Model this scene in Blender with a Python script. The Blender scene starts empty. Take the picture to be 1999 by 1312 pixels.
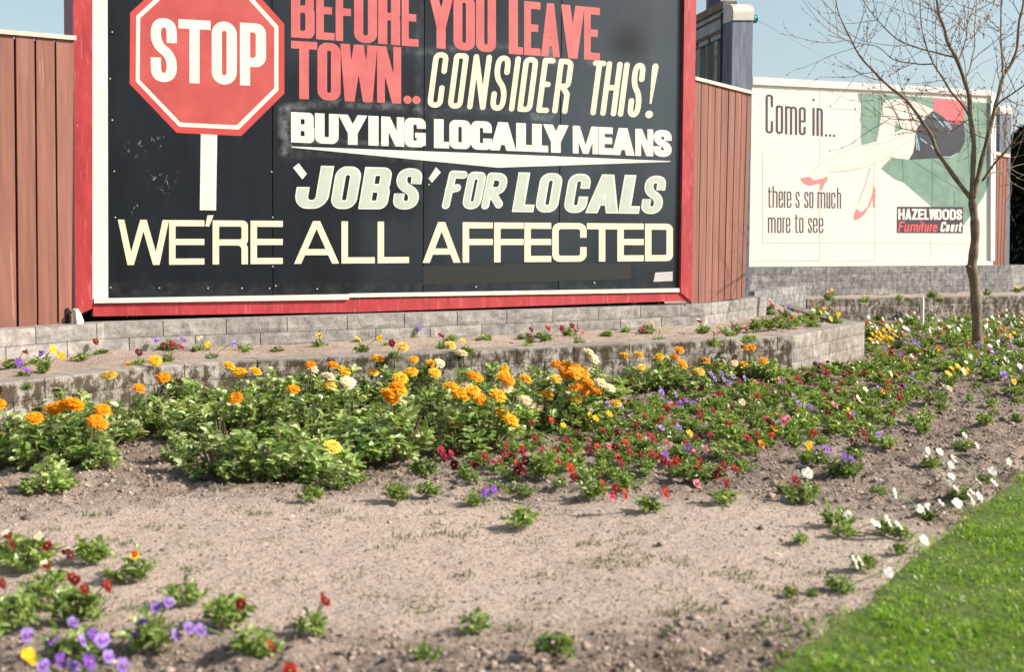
import bpy, math, random
import numpy as np
from mathutils import Vector, Matrix

S = bpy.context.scene
COL = S.collection
PI = math.pi
R = math.radians

# ---------------------------------------------------------------- camera, sky, sun, exposure
EYE = np.array([0.0, 0.0, 0.9])
F = 2250.0                       # focal length in photo pixels (photo 1999 wide)
PITCH = math.atan(176.0/F)
cam_d = bpy.data.cameras.new("camera")
cam = bpy.data.objects.new("camera", cam_d); COL.objects.link(cam)
cam.location = EYE; cam.rotation_euler = (PI/2-PITCH, 0, 0)
cam_d.sensor_width = 36.0; cam_d.lens = 36.0*F/1999.0
cam_d.clip_start = 0.05; cam_d.clip_end = 3000
cam_d.dof.use_dof = True; cam_d.dof.focus_distance = 7.6; cam_d.dof.aperture_fstop = 3.6
S.camera = cam

SUN_EL, SUN_AZ = R(35), R(-8)    # towards +X, raking along the signs
to_sun = Vector((math.cos(SUN_EL)*math.cos(SUN_AZ), math.cos(SUN_EL)*math.sin(SUN_AZ), math.sin(SUN_EL)))
W = bpy.data.worlds.new("World"); S.world = W; W.use_nodes = True
wn = W.node_tree.nodes; wl = W.node_tree.links
sky = wn.new('ShaderNodeTexSky'); sky.sky_type = 'NISHITA'; sky.sun_disc = False
sky.sun_elevation = SUN_EL; sky.sun_rotation = PI/2 - SUN_AZ
sky.air_density = 1.0; sky.dust_density = 2.0; sky.ozone_density = 1.0
hsv = wn.new('ShaderNodeHueSaturation'); hsv.inputs['Hue'].default_value = .47; hsv.inputs['Saturation'].default_value = .70; hsv.inputs['Value'].default_value = 1.22
wl.new(sky.outputs[0], hsv.inputs['Color']); wl.new(hsv.outputs[0], wn['Background'].inputs[0]); wn['Background'].inputs[1].default_value = 0.10
sun_d = bpy.data.lights.new("sun", 'SUN'); sun_d.energy = 5.0; sun_d.angle = R(0.5); sun_d.color = (1.0, 0.93, 0.81)
sun = bpy.data.objects.new("sun", sun_d); COL.objects.link(sun)
sun.rotation_euler = to_sun.to_track_quat('Z', 'Y').to_euler(); sun.location = (20, -5, 20)
vs = S.view_settings; vs.view_transform = 'Standard'; vs.look = 'None'; vs.exposure = 0.48; vs.gamma = 1.0
S.cycles.max_bounces = 6; S.cycles.use_denoising = True

rng = np.random.default_rng(7); rnd = random.Random(11)

# ---------------------------------------------------------------- photo pixel -> world helpers
FWD = np.array([0, math.cos(PITCH), -math.sin(PITCH)]); UP = np.array([0, math.sin(PITCH), math.cos(PITCH)]); RT = np.array([1.0, 0, 0])
def ray(x, y):
    x = np.asarray(x, float); y = np.asarray(y, float)
    return FWD + ((x-999.5)/F)[..., None]*RT + (-(y-656.0)/F)[..., None]*UP
class Plane:
    """a vertical plane through (x0,y0), its direction turned yaw from +X; n faces the viewer"""
    def __init__(s, x0, y0, yaw):
        s.o = np.array([x0, y0, 0.0]); s.t = np.array([math.cos(yaw), math.sin(yaw), 0]); s.n = np.array([math.sin(yaw), -math.cos(yaw), 0])
    def p(s, x, y, off=0.0):
        d = ray(x, y); k = ((s.o-EYE)@s.n)/(d@s.n)
        return EYE + d*k[..., None] + s.n*off
    def at(s, a, z, off=0.0): return s.o + s.t*a + np.array([0, 0, z]) + s.n*off
def on_z(x, y, z=0.0):
    d = ray(x, y); k = (z-EYE[2])/d[..., 2]
    return EYE + d*k[..., None]
def at_depth(x, y, Y):
    d = ray(x, y); return EYE + d*(Y/d[..., 1])[..., None]
def to_px(P):
    v = np.asarray(P, float)-EYE; f = v@FWD
    return 999.5+F*(v@RT)/f, 656.0-F*(v@UP)/f

# ---------------------------------------------------------------- noise
def _hash(i, j, s):
    h = (i*374761393 + j*668265263 + s*1274126177) & 0xffffffff
    h = ((h ^ (h >> 13))*1274126177) & 0xffffffff
    return ((h ^ (h >> 16)) & 0xffff)/65535.0
def vnoise(x, y, s=0):
    x = np.asarray(x, float); y = np.asarray(y, float)
    i = np.floor(x).astype(np.int64); j = np.floor(y).astype(np.int64); u = x-i; v = y-j
    u = u*u*(3-2*u); v = v*v*(3-2*v)
    a = _hash(i, j, s); b = _hash(i+1, j, s); c = _hash(i, j+1, s); d = _hash(i+1, j+1, s)
    return (a*(1-u)+b*u)*(1-v)+(c*(1-u)+d*u)*v - 0.5
def fbm(x, y, s=0, o=4):
    r = 0; a = 1.0
    for k in range(o):
        r = r + a*vnoise(x*2**k, y*2**k, s+k*17); a *= 0.5
    return r
def sstep(a, b, x):
    t = np.clip((x-a)/(b-a), 0, 1); return t*t*(3-2*t)
def inside(px, py, poly):
    px = np.asarray(px, float); py = np.asarray(py, float); r = np.zeros(px.shape, bool); n = len(poly)
    for i in range(n):
        x0, y0 = poly[i]; x1, y1 = poly[(i+1) % n]
        if y0 == y1: continue
        c = ((y0 > py) != (y1 > py)) & (px < (x1-x0)*(py-y0)/(y1-y0)+x0)
        r ^= c
    return r

# ---------------------------------------------------------------- object helpers
def tag(o, label=None, cat=None, group=None, kind=None):
    if label: o['label'] = label
    if cat: o['category'] = cat
    if group: o['group'] = group
    if kind: o['kind'] = kind
    return o
def empty(name, loc, label, cat, group=None):
    o = bpy.data.objects.new(name, None); COL.objects.link(o); o.location = [float(c) for c in loc]; o.empty_display_size = 0.1
    return tag(o, label, cat, group)
def mesh(name, V, Fs, mats, idx=None, smooth=False, uv=None):
    """V (n,3); Fs: array of quads/tris or list of tuples"""
    me = bpy.data.meshes.new(name)
    V = np.asarray(V, float)
    if isinstance(Fs, np.ndarray):
        k = Fs.shape[1]; nf = len(Fs)
        me.vertices.add(len(V)); me.vertices.foreach_set('co', V.astype(np.float32).ravel())
        me.loops.add(nf*k); me.loops.foreach_set('vertex_index', Fs.astype(np.int32).ravel())
        me.polygons.add(nf); me.polygons.foreach_set('loop_start', np.arange(nf, dtype=np.int32)*k)
        try: me.polygons.foreach_set('loop_total', np.full(nf, k, np.int32))
        except Exception: pass
    else:
        me.from_pydata([tuple(v) for v in V], [], Fs)
    for m in (mats if isinstance(mats, (list, tuple)) else [mats]): me.materials.append(m)
    if idx is not None: me.polygons.foreach_set('material_index', np.asarray(idx, np.int32))
    me.update(calc_edges=True); me.validate()
    if smooth: me.polygons.foreach_set('use_smooth', np.ones(len(me.polygons), bool))
    return me
def obj(name, me, parent=None, loc=None):
    o = bpy.data.objects.new(name, me); COL.objects.link(o)
    if parent is not None: o.parent = parent
    if loc is not None: o.location = [float(c) for c in loc]
    return o
class MB:
    """collects prisms, tubes and sheets into one mesh"""
    def __init__(s): s.v = []; s.f = []; s.m = []; s.n = 0
    def add(s, V, Fs, m=0):
        V = np.asarray(V, float)
        s.v.append(V); s.f += [tuple(int(i)+s.n for i in f) for f in Fs]; s.m += [m]*len(Fs); s.n += len(V)
    def hexa(s, A, B, m=0):
        """prism between two matching rings A (front) and B (back)"""
        n = len(A); Fs = [tuple(range(n)), tuple(range(2*n-1, n-1, -1))]
        for i in range(n): j = (i+1) % n; Fs.append((i, n+i, n+j, j))
        s.add(np.vstack([A, B]), Fs, m)
    def pxprism(s, pl, pts, front, back, m=0):
        x = [p[0] for p in pts]; y = [p[1] for p in pts]
        A = pl.p(x, y); s.hexa(A+pl.n*front, A+pl.n*back, m)
    def box(s, c, d, yaw=0.0, m=0, bev=0.0):
        c = np.asarray(c, float); hx, hy, hz = [q/2 for q in d]; ca, sa = math.cos(yaw), math.sin(yaw)
        P = np.array([(-hx, -hy), (hx, -hy), (hx, hy), (-hx, hy)]); P = np.stack([P[:, 0]*ca-P[:, 1]*sa, P[:, 0]*sa+P[:, 1]*ca], 1)
        lo = np.hstack([P, np.full((4, 1), -hz)])+c; hi = np.hstack([P, np.full((4, 1), hz)])+c
        s.hexa(hi, lo, m)
    def tube(s, pts, rad, sides=8, m=0, cap=True):
        pts = np.asarray(pts, float); n = len(pts); rad = np.broadcast_to(np.asarray(rad, float), (n,))
        T = np.gradient(pts, axis=0); T /= np.linalg.norm(T, axis=1)[:, None]+1e-9
        a = np.array([0, 0, 1.0]) if abs(T[0, 2]) < .9 else np.array([1.0, 0, 0])
        V = []
        for i in range(n):
            u = np.cross(T[i], a); u /= np.linalg.norm(u)+1e-9; w = np.cross(u, T[i]); a = w if False else a
            th = np.arange(sides)*2*PI/sides
            V.append(pts[i]+rad[i]*(np.cos(th)[:, None]*u+np.sin(th)[:, None]*w))
        Fs = []
        for i in range(n-1):
            for k in range(sides):
                q = (k+1) % sides; Fs.append((i*sides+k, i*sides+q, (i+1)*sides+q, (i+1)*sides+k))
        if cap: Fs += [tuple(range(sides-1, -1, -1)), tuple((n-1)*sides+k for k in range(sides))]
        s.add(np.vstack(V), Fs, m)
    def build(s, name, mats, parent=None, smooth=False, origin=None):
        V = np.vstack(s.v); o0 = np.zeros(3)
        if parent is not None: o0 = np.array(world_loc(parent))
        elif origin is not None: o0 = np.asarray(origin, float)
        me = mesh(name, V-o0, s.f, mats, s.m, smooth)
        return obj(name, me, parent, None if parent is not None else o0)
def world_loc(o):
    l = Vector(o.location)
    while o.parent is not None: o = o.parent; l = l+Vector(o.location)
    return l

# ---------------------------------------------------------------- materials
def nt(name):
    m = bpy.data.materials.new(name); m.use_nodes = True
    t = m.node_tree; b = t.nodes['Principled BSDF']
    return m, t, b
def N(t, typ, **kw):
    n = t.nodes.new(typ)
    for k, v in kw.items():
        if k.startswith('i_'):
            n.inputs[int(k[2:]) if k[2:].isdigit() else k[2:]].default_value = v
        else: setattr(n, k, v)
    return n
def ramp(t, src, stops):
    r = t.nodes.new('ShaderNodeValToRGB'); e = r.color_ramp.elements
    while len(e) < len(stops): e.new(0.5)
    for q, (p, c) in zip(e, stops):
        q.position = p; q.color = (c, c, c, 1) if isinstance(c, (int, float)) else (*c, 1)
    t.links.new(src, r.inputs[0]); return r.outputs[0]
def mixc(t, f, a, b, mode='MIX'):
    n = t.nodes.new('ShaderNodeMix'); n.data_type = 'RGBA'; n.blend_type = mode
    for k, v in ((0, f), (6, a), (7, b)):
        if hasattr(v, 'node'): t.links.new(v, n.inputs[k])
        elif k == 0: n.inputs[0].default_value = v
        else: n.inputs[k].default_value = (*v, 1)
    return n.outputs[2]
def noise(t, scale, detail=4, stretch=None, rough=0.55, coord='Object', dist=0.0, loc=(0, 0, 0)):
    c = t.nodes.new('ShaderNodeTexCoord'); src = c.outputs[coord]
    mp = t.nodes.new('ShaderNodeMapping'); mp.inputs['Scale'].default_value = stretch or (1, 1, 1); mp.inputs['Location'].default_value = loc
    t.links.new(src, mp.inputs[0])
    n = t.nodes.new('ShaderNodeTexNoise'); n.inputs['Scale'].default_value = scale; n.inputs['Detail'].default_value = detail
    n.inputs['Roughness'].default_value = rough; n.inputs['Distortion'].default_value = dist
    t.links.new(mp.outputs[0], n.inputs['Vector']); return n.outputs[0]
def bump(t, b, src, strength=0.3, dist=0.01):
    n = t.nodes.new('ShaderNodeBump'); n.inputs['Strength'].default_value = strength; n.inputs['Distance'].default_value = dist
    t.links.new(src, n.inputs['Height']); t.links.new(n.outputs[0], b.inputs['Normal'])
def island(t): return t.nodes.new('ShaderNodeNewGeometry').outputs['Random Per Island']
def mottled(name, c1, c2, scale=8, rough=0.6, stretch=None, bmp=0.0, lo=.35, hi=.65, isl=0.0, detail=5, spec=None, extra=None):
    m, t, b = nt(name)
    f = noise(t, scale, detail, stretch); c = mixc(t, ramp(t, f, [(lo, 0.0), (hi, 1.0)]), c1, c2)
    if isl:
        k = ramp(t, island(t), [(0, 1-isl), (1, 1+isl)]); c = mixc(t, 1.0, c, k, 'MULTIPLY')
    if extra: c = extra(t, c)
    t.links.new(c, b.inputs['Base Color']); b.inputs['Roughness'].default_value = rough
    if spec is not None: b.inputs['Specular IOR Level'].default_value = spec
    if bmp: bump(t, b, f, bmp, 0.01)
    return m
def plain(name, c, rough=0.6, var=0.12, scale=25, stretch=None, spec=0.4):
    return mottled(name, tuple(v*(1-var) for v in c), tuple(min(1, v*(1+var)) for v in c), scale, rough, stretch, 0, spec=spec)

def wear(col, scale, stretch, lo, hi, amt=1.0, seed=0):
    def g(t, c):
        n = noise(t, scale, 6, stretch, 0.65, loc=(seed*3.1, seed*1.7, seed*.9)); f = ramp(t, n, [(lo, 0.0), (hi, amt)])
        return mixc(t, f, c, col)
    return g
def chain(*gs):
    def g(t, c):
        for q in gs: c = q(t, c)
        return c
    return g

M = {}
M['plank'] = mottled('stained_planks', (.185, .064, .042), (.27, .108, .074), 3.0, .7, (9, 9, .5), .15, isl=.16,
                     extra=chain(wear((.15, .06, .04), 4, (30, 30, .8), .52, .66, .6, 1), wear((.55, .36, .27), 2, (14, 14, .6), .62, .74, .5, 2)))
M['plank_end'] = mottled('stained_planks_faded', (.155, .057, .039), (.225, .096, .068), 3.0, .7, (9, 9, .5), .15, isl=.12,
                     extra=wear((.18, .075, .055), 4, (30, 30, .8), .54, .68, .6, 3))
M['cap'] = mottled('weathered_cap', (.50, .38, .31), (.66, .55, .46), 9, .8, (2, 2, 8), .1)
M['red'] = mottled('red_paint', (.33, .018, .025), (.44, .036, .042), 4, .55, (4, 4, 1.4), .08,
                   extra=chain(wear((.70, .30, .28), 7, (7, 7, .9), .55, .80, .55, 1), wear((.75, .6, .55), 16, (5, 5, 2), .70, .76, .7, 2)))
M['red_shaded'] = mottled('red_paint_shaded', (.20, .02, .03), (.28, .03, .04), 6, .6)  # the frame's red, darkened for the shade on its side face
M['white'] = mottled('white_paint', (.69, .65, .56), (.75, .71, .62), 3, .55, None, .02)
M['sill'] = mottled('weathered_white', (.72, .66, .56), (.52, .46, .38), 14, .75, (1, 1, 3), .1, lo=.45, hi=.75)
M['black_gap'] = plain('shadow_timber', (.012, .011, .010), .9)  # near-black colour standing in for shade in gaps and behind boards
M['post'] = mottled('grey_post', (.085, .105, .15), (.17, .195, .25), 4, .7, (9, 9, .8), .1, extra=wear((.10, .10, .12), 3, (12, 12, 1), .55, .66, .7, 4))
M['metal'] = mottled('metal_cap', (.62, .57, .50), (.45, .42, .38), 8, .45, None, 0)
M['rust'] = mottled('old_edge', (.12, .08, .05), (.22, .16, .10), 12, .7)
M['ledge'] = mottled('pale_fascia', (.36, .38, .38), (.26, .28, .29), 9, .7)
M['darkboard'] = mottled('dark_boards', (.03, .045, .04), (.07, .09, .08), 5, .7, (10, 10, 1), .1, isl=.5)
M['navy'] = plain('navy_steel', (.02, .026, .055), .5)
M['glass'] = plain('green_glass', (.03, .30, .32), .15, .1)
M['wire'] = plain('wire', (.25, .27, .28), .5)
M['cream'] = plain('cream_letters', (.73, .635, .46), .5, .06, 6)
M['white_l'] = plain('white_letters', (.71, .66, .58), .5, .05, 6)
M['pale'] = plain('pale_green_letters', (.44, .49, .42), .5, .06, 6)
M['pale_l'] = plain('pale_letter_edge', (.63, .66, .57), .5, .05, 6)
M['redl'] = mottled('faded_red_letters', (.47, .085, .085), (.56, .12, .115), 7, .5, None, 0)
M['stopred'] = mottled('stop_red', (.40, .05, .045), (.49, .075, .065), 5, .5, None, 0)
M['stoprim'] = mottled('stop_rim', (.45, .035, .035), (.52, .055, .05), 5, .5, None, 0)
M['patch'] = plain('painted_out_patch', (.010, .011, .009), .6)
M['rivet'] = plain('rivet', (.45, .47, .45), .5)
M['stick'] = mottled('sticker', (.55, .52, .50), (.38, .36, .36), 60, .6, (1, 1, 4))
# ---------------------------------------------------------------- letter shapes (outlines from signed distances)
def sd_box(X, Y, x0, y0, x1, y1):
    dx = np.maximum(x0-X, X-x1); dy = np.maximum(y0-Y, Y-y1)
    return np.hypot(np.maximum(dx, 0), np.maximum(dy, 0))+np.minimum(np.maximum(dx, dy), 0)
def sd_rbox(X, Y, x0, y0, x1, y1, rx, ry=None):
    ry = rx if ry is None else ry; k = rx/ry if ry else 1.0
    r = min(rx, (x1-x0)/2, (y1-y0)*k/2)
    return sd_box(X, Y*k, x0+r, y0*k+r, x1-r, y1*k-r)-r
def sd_poly(X, Y, P):
    d = np.full(X.shape, 1e9); n = len(P)
    for i in range(n):
        (x0, y0), (x1, y1) = P[i], P[(i+1) % n]; ex, ey = x1-x0, y1-y0
        t = np.clip(((X-x0)*ex+(Y-y0)*ey)/(ex*ex+ey*ey+1e-12), 0, 1)
        d = np.minimum(d, np.hypot(X-x0-t*ex, Y-y0-t*ey))
    return np.where(inside(X, Y, P), -d, d)
def sd_path(X, Y, P, sx, sy, flat=True):
    k = sx/sy; P = [(a, b*k) for a, b in P]; Y = Y*k; r = sx/2; d = np.full(X.shape, 1e9); n = len(P)
    for i in range(n-1):
        (x0, y0), (x1, y1) = P[i], P[i+1]; L = math.hypot(x1-x0, y1-y0)
        if L < 1e-6: continue
        ux, uy = (x1-x0)/L, (y1-y0)/L; t = (X-x0)*ux+(Y-y0)*uy; q = np.abs(-(X-x0)*uy+(Y-y0)*ux)
        e = np.hypot(q, np.maximum(np.maximum(-t, t-L), 0))-r
        if flat and i == 0: e = np.where(t < 0, np.maximum(q-r, -t), e)
        if flat and i == n-2: e = np.where(t > L, np.maximum(q-r, t-L), e)
        d = np.minimum(d, e)
    return d
def U_(*a):
    r = a[0]
    for b in a[1:]: r = np.minimum(r, b)
    return r
def sub(a, *bs):
    for b in bs: a = np.maximum(a, -b)
    return a
def chaikin(P, n=3):
    for _ in range(n):
        Q = [P[0]]
        for i in range(len(P)-1):
            (a, b), (c, d) = P[i], P[i+1]
            if i > 0: Q.append((a*.75+c*.25, b*.75+d*.25))
            if i < len(P)-2: Q.append((a*.25+c*.75, b*.25+d*.75))
        Q.append(P[-1]); P = Q
    return P
def arcpath(P, r):
    """polyline with its inner corners rounded by r"""
    Q = [P[0]]
    for i in range(1, len(P)-1):
        p = np.array(P[i]); a = np.array(P[i-1])-p; b = np.array(P[i+1])-p; la, lb = np.hypot(*a), np.hypot(*b)
        q = min(r, la*.5, lb*.5)
        s, e = p+a/la*q, p+b/lb*q
        for t in np.linspace(0, 1, 6): Q.append(tuple((1-t)**2*s+2*t*(1-t)*p+t*t*e))
    Q.append(P[-1]); return Q
def glyph(ch, X, Y, w, h, sx, sy, st):
    B = lambda *a: sd_box(X, Y, *a)
    RB = lambda x0, y0, x1, y1, r: sd_rbox(X, Y, x0, y0, x1, y1, r, r)
    P = lambda *p: sd_poly(X, Y, p)
    bar = lambda xb, xt, s=sx: P((xb, 0), (xb+s, 0), (xt+s, h), (xt, h))
    rd = st.get('r', .5)*min(w, h); ri = max(rd-sx*.8, sx*.12)
    if not st.get('round') and not st.get('low'): sx = min(sx, w*dict(N=.36, M=.27, W=.25, A=.34, V=.42, Y=.42).get(ch, .42 if ch not in 'IL.i' else 1))
    a, b = sx/2, sy/2
    if st.get('round'):      # drawn with a round brush
        pt = lambda p, fl=False: sd_path(X, Y, p, sx, sy, fl)
        L_ = w*.999
        if ch == 'C': return pt(arcpath([(w-a, h*.66), (w-a, h-a), (a, h-a), (a, a), (w-a, a), (w-a, h*.36)], w*.45))
        if ch == 'O': return pt(arcpath([(w/2, h-a), (a, h-a), (a, a), (w-a, a), (w-a, h-a), (w/2, h-a)], w*.45))
        if ch == 'N': return U_(pt([(a, a), (a, h-a)]), pt([(a, h-a), (w-a, a)]), pt([(w-a, a), (w-a, h-a)]))
        if ch == 'S': return pt(chaikin([(w-a, h*.70), (w-a, h-a), (a, h-a), (a, h*.60), (w-a, h*.40), (w-a, a), (a, a), (a, h*.30)], 4))
        if ch == 'I': return pt([(w/2, a), (w/2, h-a)])
        if ch == 'D': return pt(arcpath([(a, a), (a, h-a), (w-a, h-a), (w-a, a), (a, a)], w*.4))
        if ch == 'E': return U_(pt([(w-a, h-a), (a, h-a), (a, a), (w-a, a)]), pt([(a, h*.52), (w*.86-a, h*.52)]))
        if ch == 'F': return U_(pt([(w-a, h-a), (a*1.2, h-a), (a, a)]), pt([(a, h*.5), (w*.8-a, h*.55)]))
        if ch == 'R': return U_(pt([(a, a), (a, h-a)]), pt(arcpath([(a, h-a), (w-a, h-a), (w-a, h*.50), (a, h*.50)], w*.4)), pt([(w*.45, h*.5), (w-a, h*.36), (w-a, a)]) if not st.get('brush') else pt([(w*.35, h*.48), (w-a, h*.14)]))
        if ch == 'T': return U_(pt([(a, h-a), (w-a, h-a)]), pt([(w/2, h-a), (w/2, a)]))
        if ch == 'H': return U_(pt([(a, a), (a, h-a)]), pt([(w-a, a), (w-a, h-a)]), pt([(a, h*.52), (w-a, h*.52)]))
        if ch == '!': return U_(P((w/2-a*1.2, h-a), (w/2-a*.6, h), (w/2+a*.6, h), (w/2+a*1.2, h-a), (w/2+a*.35, h*.26), (w/2-a*.35, h*.26)), np.hypot(X-w/2, Y-a*1.35)-a*1.4)
    if st.get('low'):        # condensed lower case, xh the x-height
        xh = st['xh']*h; r = st.get('lr', .5)*w; fl = True
        pt = lambda p, f=True: sd_path(X, Y, p, sx, sy, f)
        if ch == 'C': return pt(arcpath([(w-a, h*.68), (w-a, h-b), (a, h-b), (a, b), (w-a, b), (w-a, h*.32)], w*.5))
        if ch == 'F': return U_(B(0, 0, sx, h), B(0, h-sy, w, h), B(0, h*.46, w*.85, h*.46+sy))
        if ch == 'o': return pt(arcpath([(w/2, xh-b), (a, xh-b), (a, b), (w-a, b), (w-a, xh-b), (w/2, xh-b)], r))
        if ch == 'm':
            q = (w+sx)/2
            return U_(B(0, 0, sx, xh), pt(arcpath([(a, xh*.6), (a, xh-b), (w/2, xh-b), (w/2, 0)], w*.25)), pt(arcpath([(w/2, xh*.6), (w/2, xh-b), (w-a, xh-b), (w-a, 0)], w*.25)))
        if ch == 'n': return U_(B(0, 0, sx, xh), pt(arcpath([(a, xh*.6), (a, xh-b), (w-a, xh-b), (w-a, 0)], r)))
        if ch == 'h': return U_(B(0, 0, sx, h), pt(arcpath([(a, xh*.6), (a, xh-b), (w-a, xh-b), (w-a, 0)], r)))
        if ch == 'u': return U_(B(w-sx, 0, w, xh), pt(arcpath([(a, xh), (a, b), (w-a, b), (w-a, xh*.4)], r)))
        if ch == 'r': return U_(B(0, 0, sx, xh), pt(arcpath([(a, xh*.6), (a, xh-b), (w, xh-b)], r)))
        if ch == 'e': return U_(pt(arcpath([(w-a, xh*.30), (w-a, b), (a, b), (a, xh-b), (w-a, xh-b), (w-a, xh*.50)], r)), B(a, xh*.46, w-a*.2, xh*.46+sy*.85))
        if ch == 'c': return pt(arcpath([(w-a, xh*.66), (w-a, xh-b), (a, xh-b), (a, b), (w-a, b), (w-a, xh*.34)], r))
        if ch == 's': return pt(chaikin([(w-a, xh*.70), (w-a, xh-b), (a, xh-b), (a, xh*.58), (w-a, xh*.42), (w-a, b), (a, b), (a, xh*.30)], 3))
        if ch == 'i': return U_(B(w/2-a, 0, w/2+a, xh), B(w/2-a, h*.90, w/2+a, h*.90+sy*1.1))
        if ch == 't': return U_(pt(arcpath([(w*.4, h*.92), (w*.4, b), (w, b)], w*.4)), B(0, xh-sy*.9, w, xh))
        if ch == '.': return B(w/2-a, 0, w/2+a, sy*1.1)
    fd = lambda x0, y0, x1, y1, r: U_(RB(x0, y0, x1, y1, r), B(x0, y0, (x0+x1)/2, y1))     # right corners rounded
    if ch == 'I': return B(0, 0, w, h)
    if ch == 'L': return U_(B(0, 0, sx, h), B(0, 0, w, sy))
    if ch == 'T': return U_(B(0, h-sy, w, h), B(w/2-a, 0, w/2+a, h))
    if ch == 'E': return U_(B(0, 0, sx, h), B(0, 0, w, sy), B(0, h-sy, w, h), B(0, h*.51-b, w*st.get('em', 1), h*.51+b))
    if ch == 'F': return U_(B(0, 0, sx, h), B(0, h-sy, w, h), B(0, h*.51-b, w*st.get('em', 1), h*.51+b))
    if ch == 'H': return U_(B(0, 0, sx, h), B(w-sx, 0, w, h), B(0, h*.5-b, w, h*.5+b))
    if ch == 'O': return sub(RB(0, 0, w, h, rd), RB(sx, sy, w-sx, h-sy, ri))
    if ch == 'C': return sub(RB(0, 0, w, h, rd), RB(sx, sy, w-sx, h-sy, ri), B(w*.5, h*st.get('c0', .40), w+5, h*st.get('c1', .62)))
    if ch == 'G': return U_(sub(RB(0, 0, w, h, rd), RB(sx, sy, w-sx, h-sy, ri), B(w*.5, h*.5, w+5, h*.64)), B(w*.5, h*.5-sy*.8, w, h*.5), B(w-sx, h*.06, w, h*.5))
    if ch == 'D': return sub(fd(0, 0, w, h, rd), fd(sx, sy, w-sx, h-sy, ri))
    if ch == 'B': return sub(U_(fd(0, h*.5-b, w*.97, h, rd*.7), fd(0, 0, w, h*.5+b, rd*.7)), fd(sx, h*.5+b, w-sx, h-sy, ri*.7), fd(sx, sy, w-sx, h*.5-b, ri*.7))
    if ch == 'P': return U_(sub(fd(0, h*.30, w, h, rd*.8), fd(sx, h*.30+sy, w-sx, h-sy, ri*.8)), B(0, 0, sx, h))
    if ch == 'R': return U_(sub(fd(0, h*.43, w, h, rd*.7), fd(sx, h*.43+sy, w-sx, h-sy, ri*.7)), B(0, 0, sx, h), sd_path(X, Y, arcpath([(w*.45, h*.43+b), (w-a, h*.43+b), (w-a, 0)], w*.3), sx, sy))
    if ch == 'U': return np.maximum(sub(RB(0, 0, w, h*1.5, rd), RB(sx, sy, w-sx, h*1.7, ri)), Y-h)
    if ch == 'J': return U_(np.maximum(sub(RB(0, 0, w, h*1.6, rd), RB(sx*.98, sy, w-sx, h*1.7, ri), B(-5, h*.50, w-sx, h*2)), Y-h))
    if ch == 'S': return sd_path(X, Y, chaikin([(w-a, h*.62), (w-a, h-b), (a, h-b), (a, h*.585), (w-a, h*.415), (w-a, b), (a, b), (a, h*.38)], 3), sx, sy)
    if ch == 'A':
        m = (w-sx*1.1)/2; s2 = sx*1.1
        return U_(bar(0, m, s2), bar(w-s2, m, s2), np.maximum(B(w*.15, h*.2, w*.85, h*.2+sy), P((0, 0), (w, 0), (m+s2, h), (m, h))))
    if ch == 'V': m = (w-sx)/2; return U_(bar(m, 0), bar(m, w-sx))
    if ch == 'W': m = (w-sx)/2; b1 = w*.25-a; b2 = w*.75-a; return U_(bar(b1, 0), bar(b1, m), bar(b2, m), bar(b2, w-sx))
    if ch == 'M': return U_(B(0, 0, sx*.85, h), B(w-sx*.85, 0, w, h), P((0, h), (sx, h), (w/2+a*.8, 0), (w/2-a*.8, 0)), P((w-sx, h), (w, h), (w/2+a*.8, 0), (w/2-a*.8, 0)))
    if ch == 'N': return U_(B(0, 0, sx*.9, h), B(w-sx*.9, 0, w, h), P((0, h), (sx*1.05, h), (w, 0), (w-sx*1.05, 0)))
    if ch == 'Y': return U_(B(w/2-a, 0, w/2+a, h*.45), P((w/2-a, h*.38), (w/2+a, h*.38), (sx, h), (0, h)), P((w/2-a, h*.38), (w/2+a, h*.38), (w, h), (w-sx, h)))
    if ch == 'Z': return U_(B(0, 0, w, sy), B(0, h-sy, w, h), P((0, sy*.6), (sx*1.2, sy*.6), (w, h-sy*.6), (w-sx*1.2, h-sy*.6)))
    if ch == '.': return np.hypot(X-w/2, (Y-w/2))-w/2
    if ch == 'i': return B(0, 0, w, h)
    raise ValueError(ch)
def fill(Fv, X, Y, lev=0.0):
    """marching squares fill of Fv<lev: vertices and faces in local coordinates, full cells merged along rows"""
    Fv = Fv-lev; ny, nx = Fv.shape; xs = X[0]; ys = Y[:, 0]; V = []; Fs = []; key = {}
    def vid(k, p):
        i = key.get(k)
        if i is None: i = key[k] = len(V); V.append(p)
        return i
    ins = Fv < 0; full = ins[:-1, :-1] & ins[1:, :-1] & ins[:-1, 1:] & ins[1:, 1:]; anyi = ins[:-1, :-1] | ins[1:, :-1] | ins[:-1, 1:] | ins[1:, 1:]
    for j in range(ny-1):
        if not anyi[j].any(): continue
        i = 0
        while i < nx-1:
            if full[j, i]:
                k = i
                while k < nx-1 and full[j, k]: k += 1
                Fs.append((vid((0, i, j), (xs[i], ys[j])), vid((0, k, j), (xs[k], ys[j])), vid((0, k, j+1), (xs[k], ys[j+1])), vid((0, i, j+1), (xs[i], ys[j+1]))))
                i = k; continue
            if anyi[j, i]:
                c = [(i, j), (i+1, j), (i+1, j+1), (i, j+1)]; poly = []
                for q in range(4):
                    (a, b), (c2, d) = c[q], c[(q+1) % 4]; fa, fb = Fv[b, a], Fv[d, c2]
                    if fa < 0: poly.append(vid((0, a, b), (xs[a], ys[b])))
                    if (fa < 0) != (fb < 0):
                        t = fa/(fa-fb); kk = (1,)+tuple(sorted([(a, b), (c2, d)]))
                        poly.append(vid(kk, (xs[a]+(xs[c2]-xs[a])*t, ys[b]+(ys[d]-ys[b])*t)))
                if len(poly) >= 3: Fs.append(tuple(poly))
            i += 1
    return V, Fs
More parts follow.
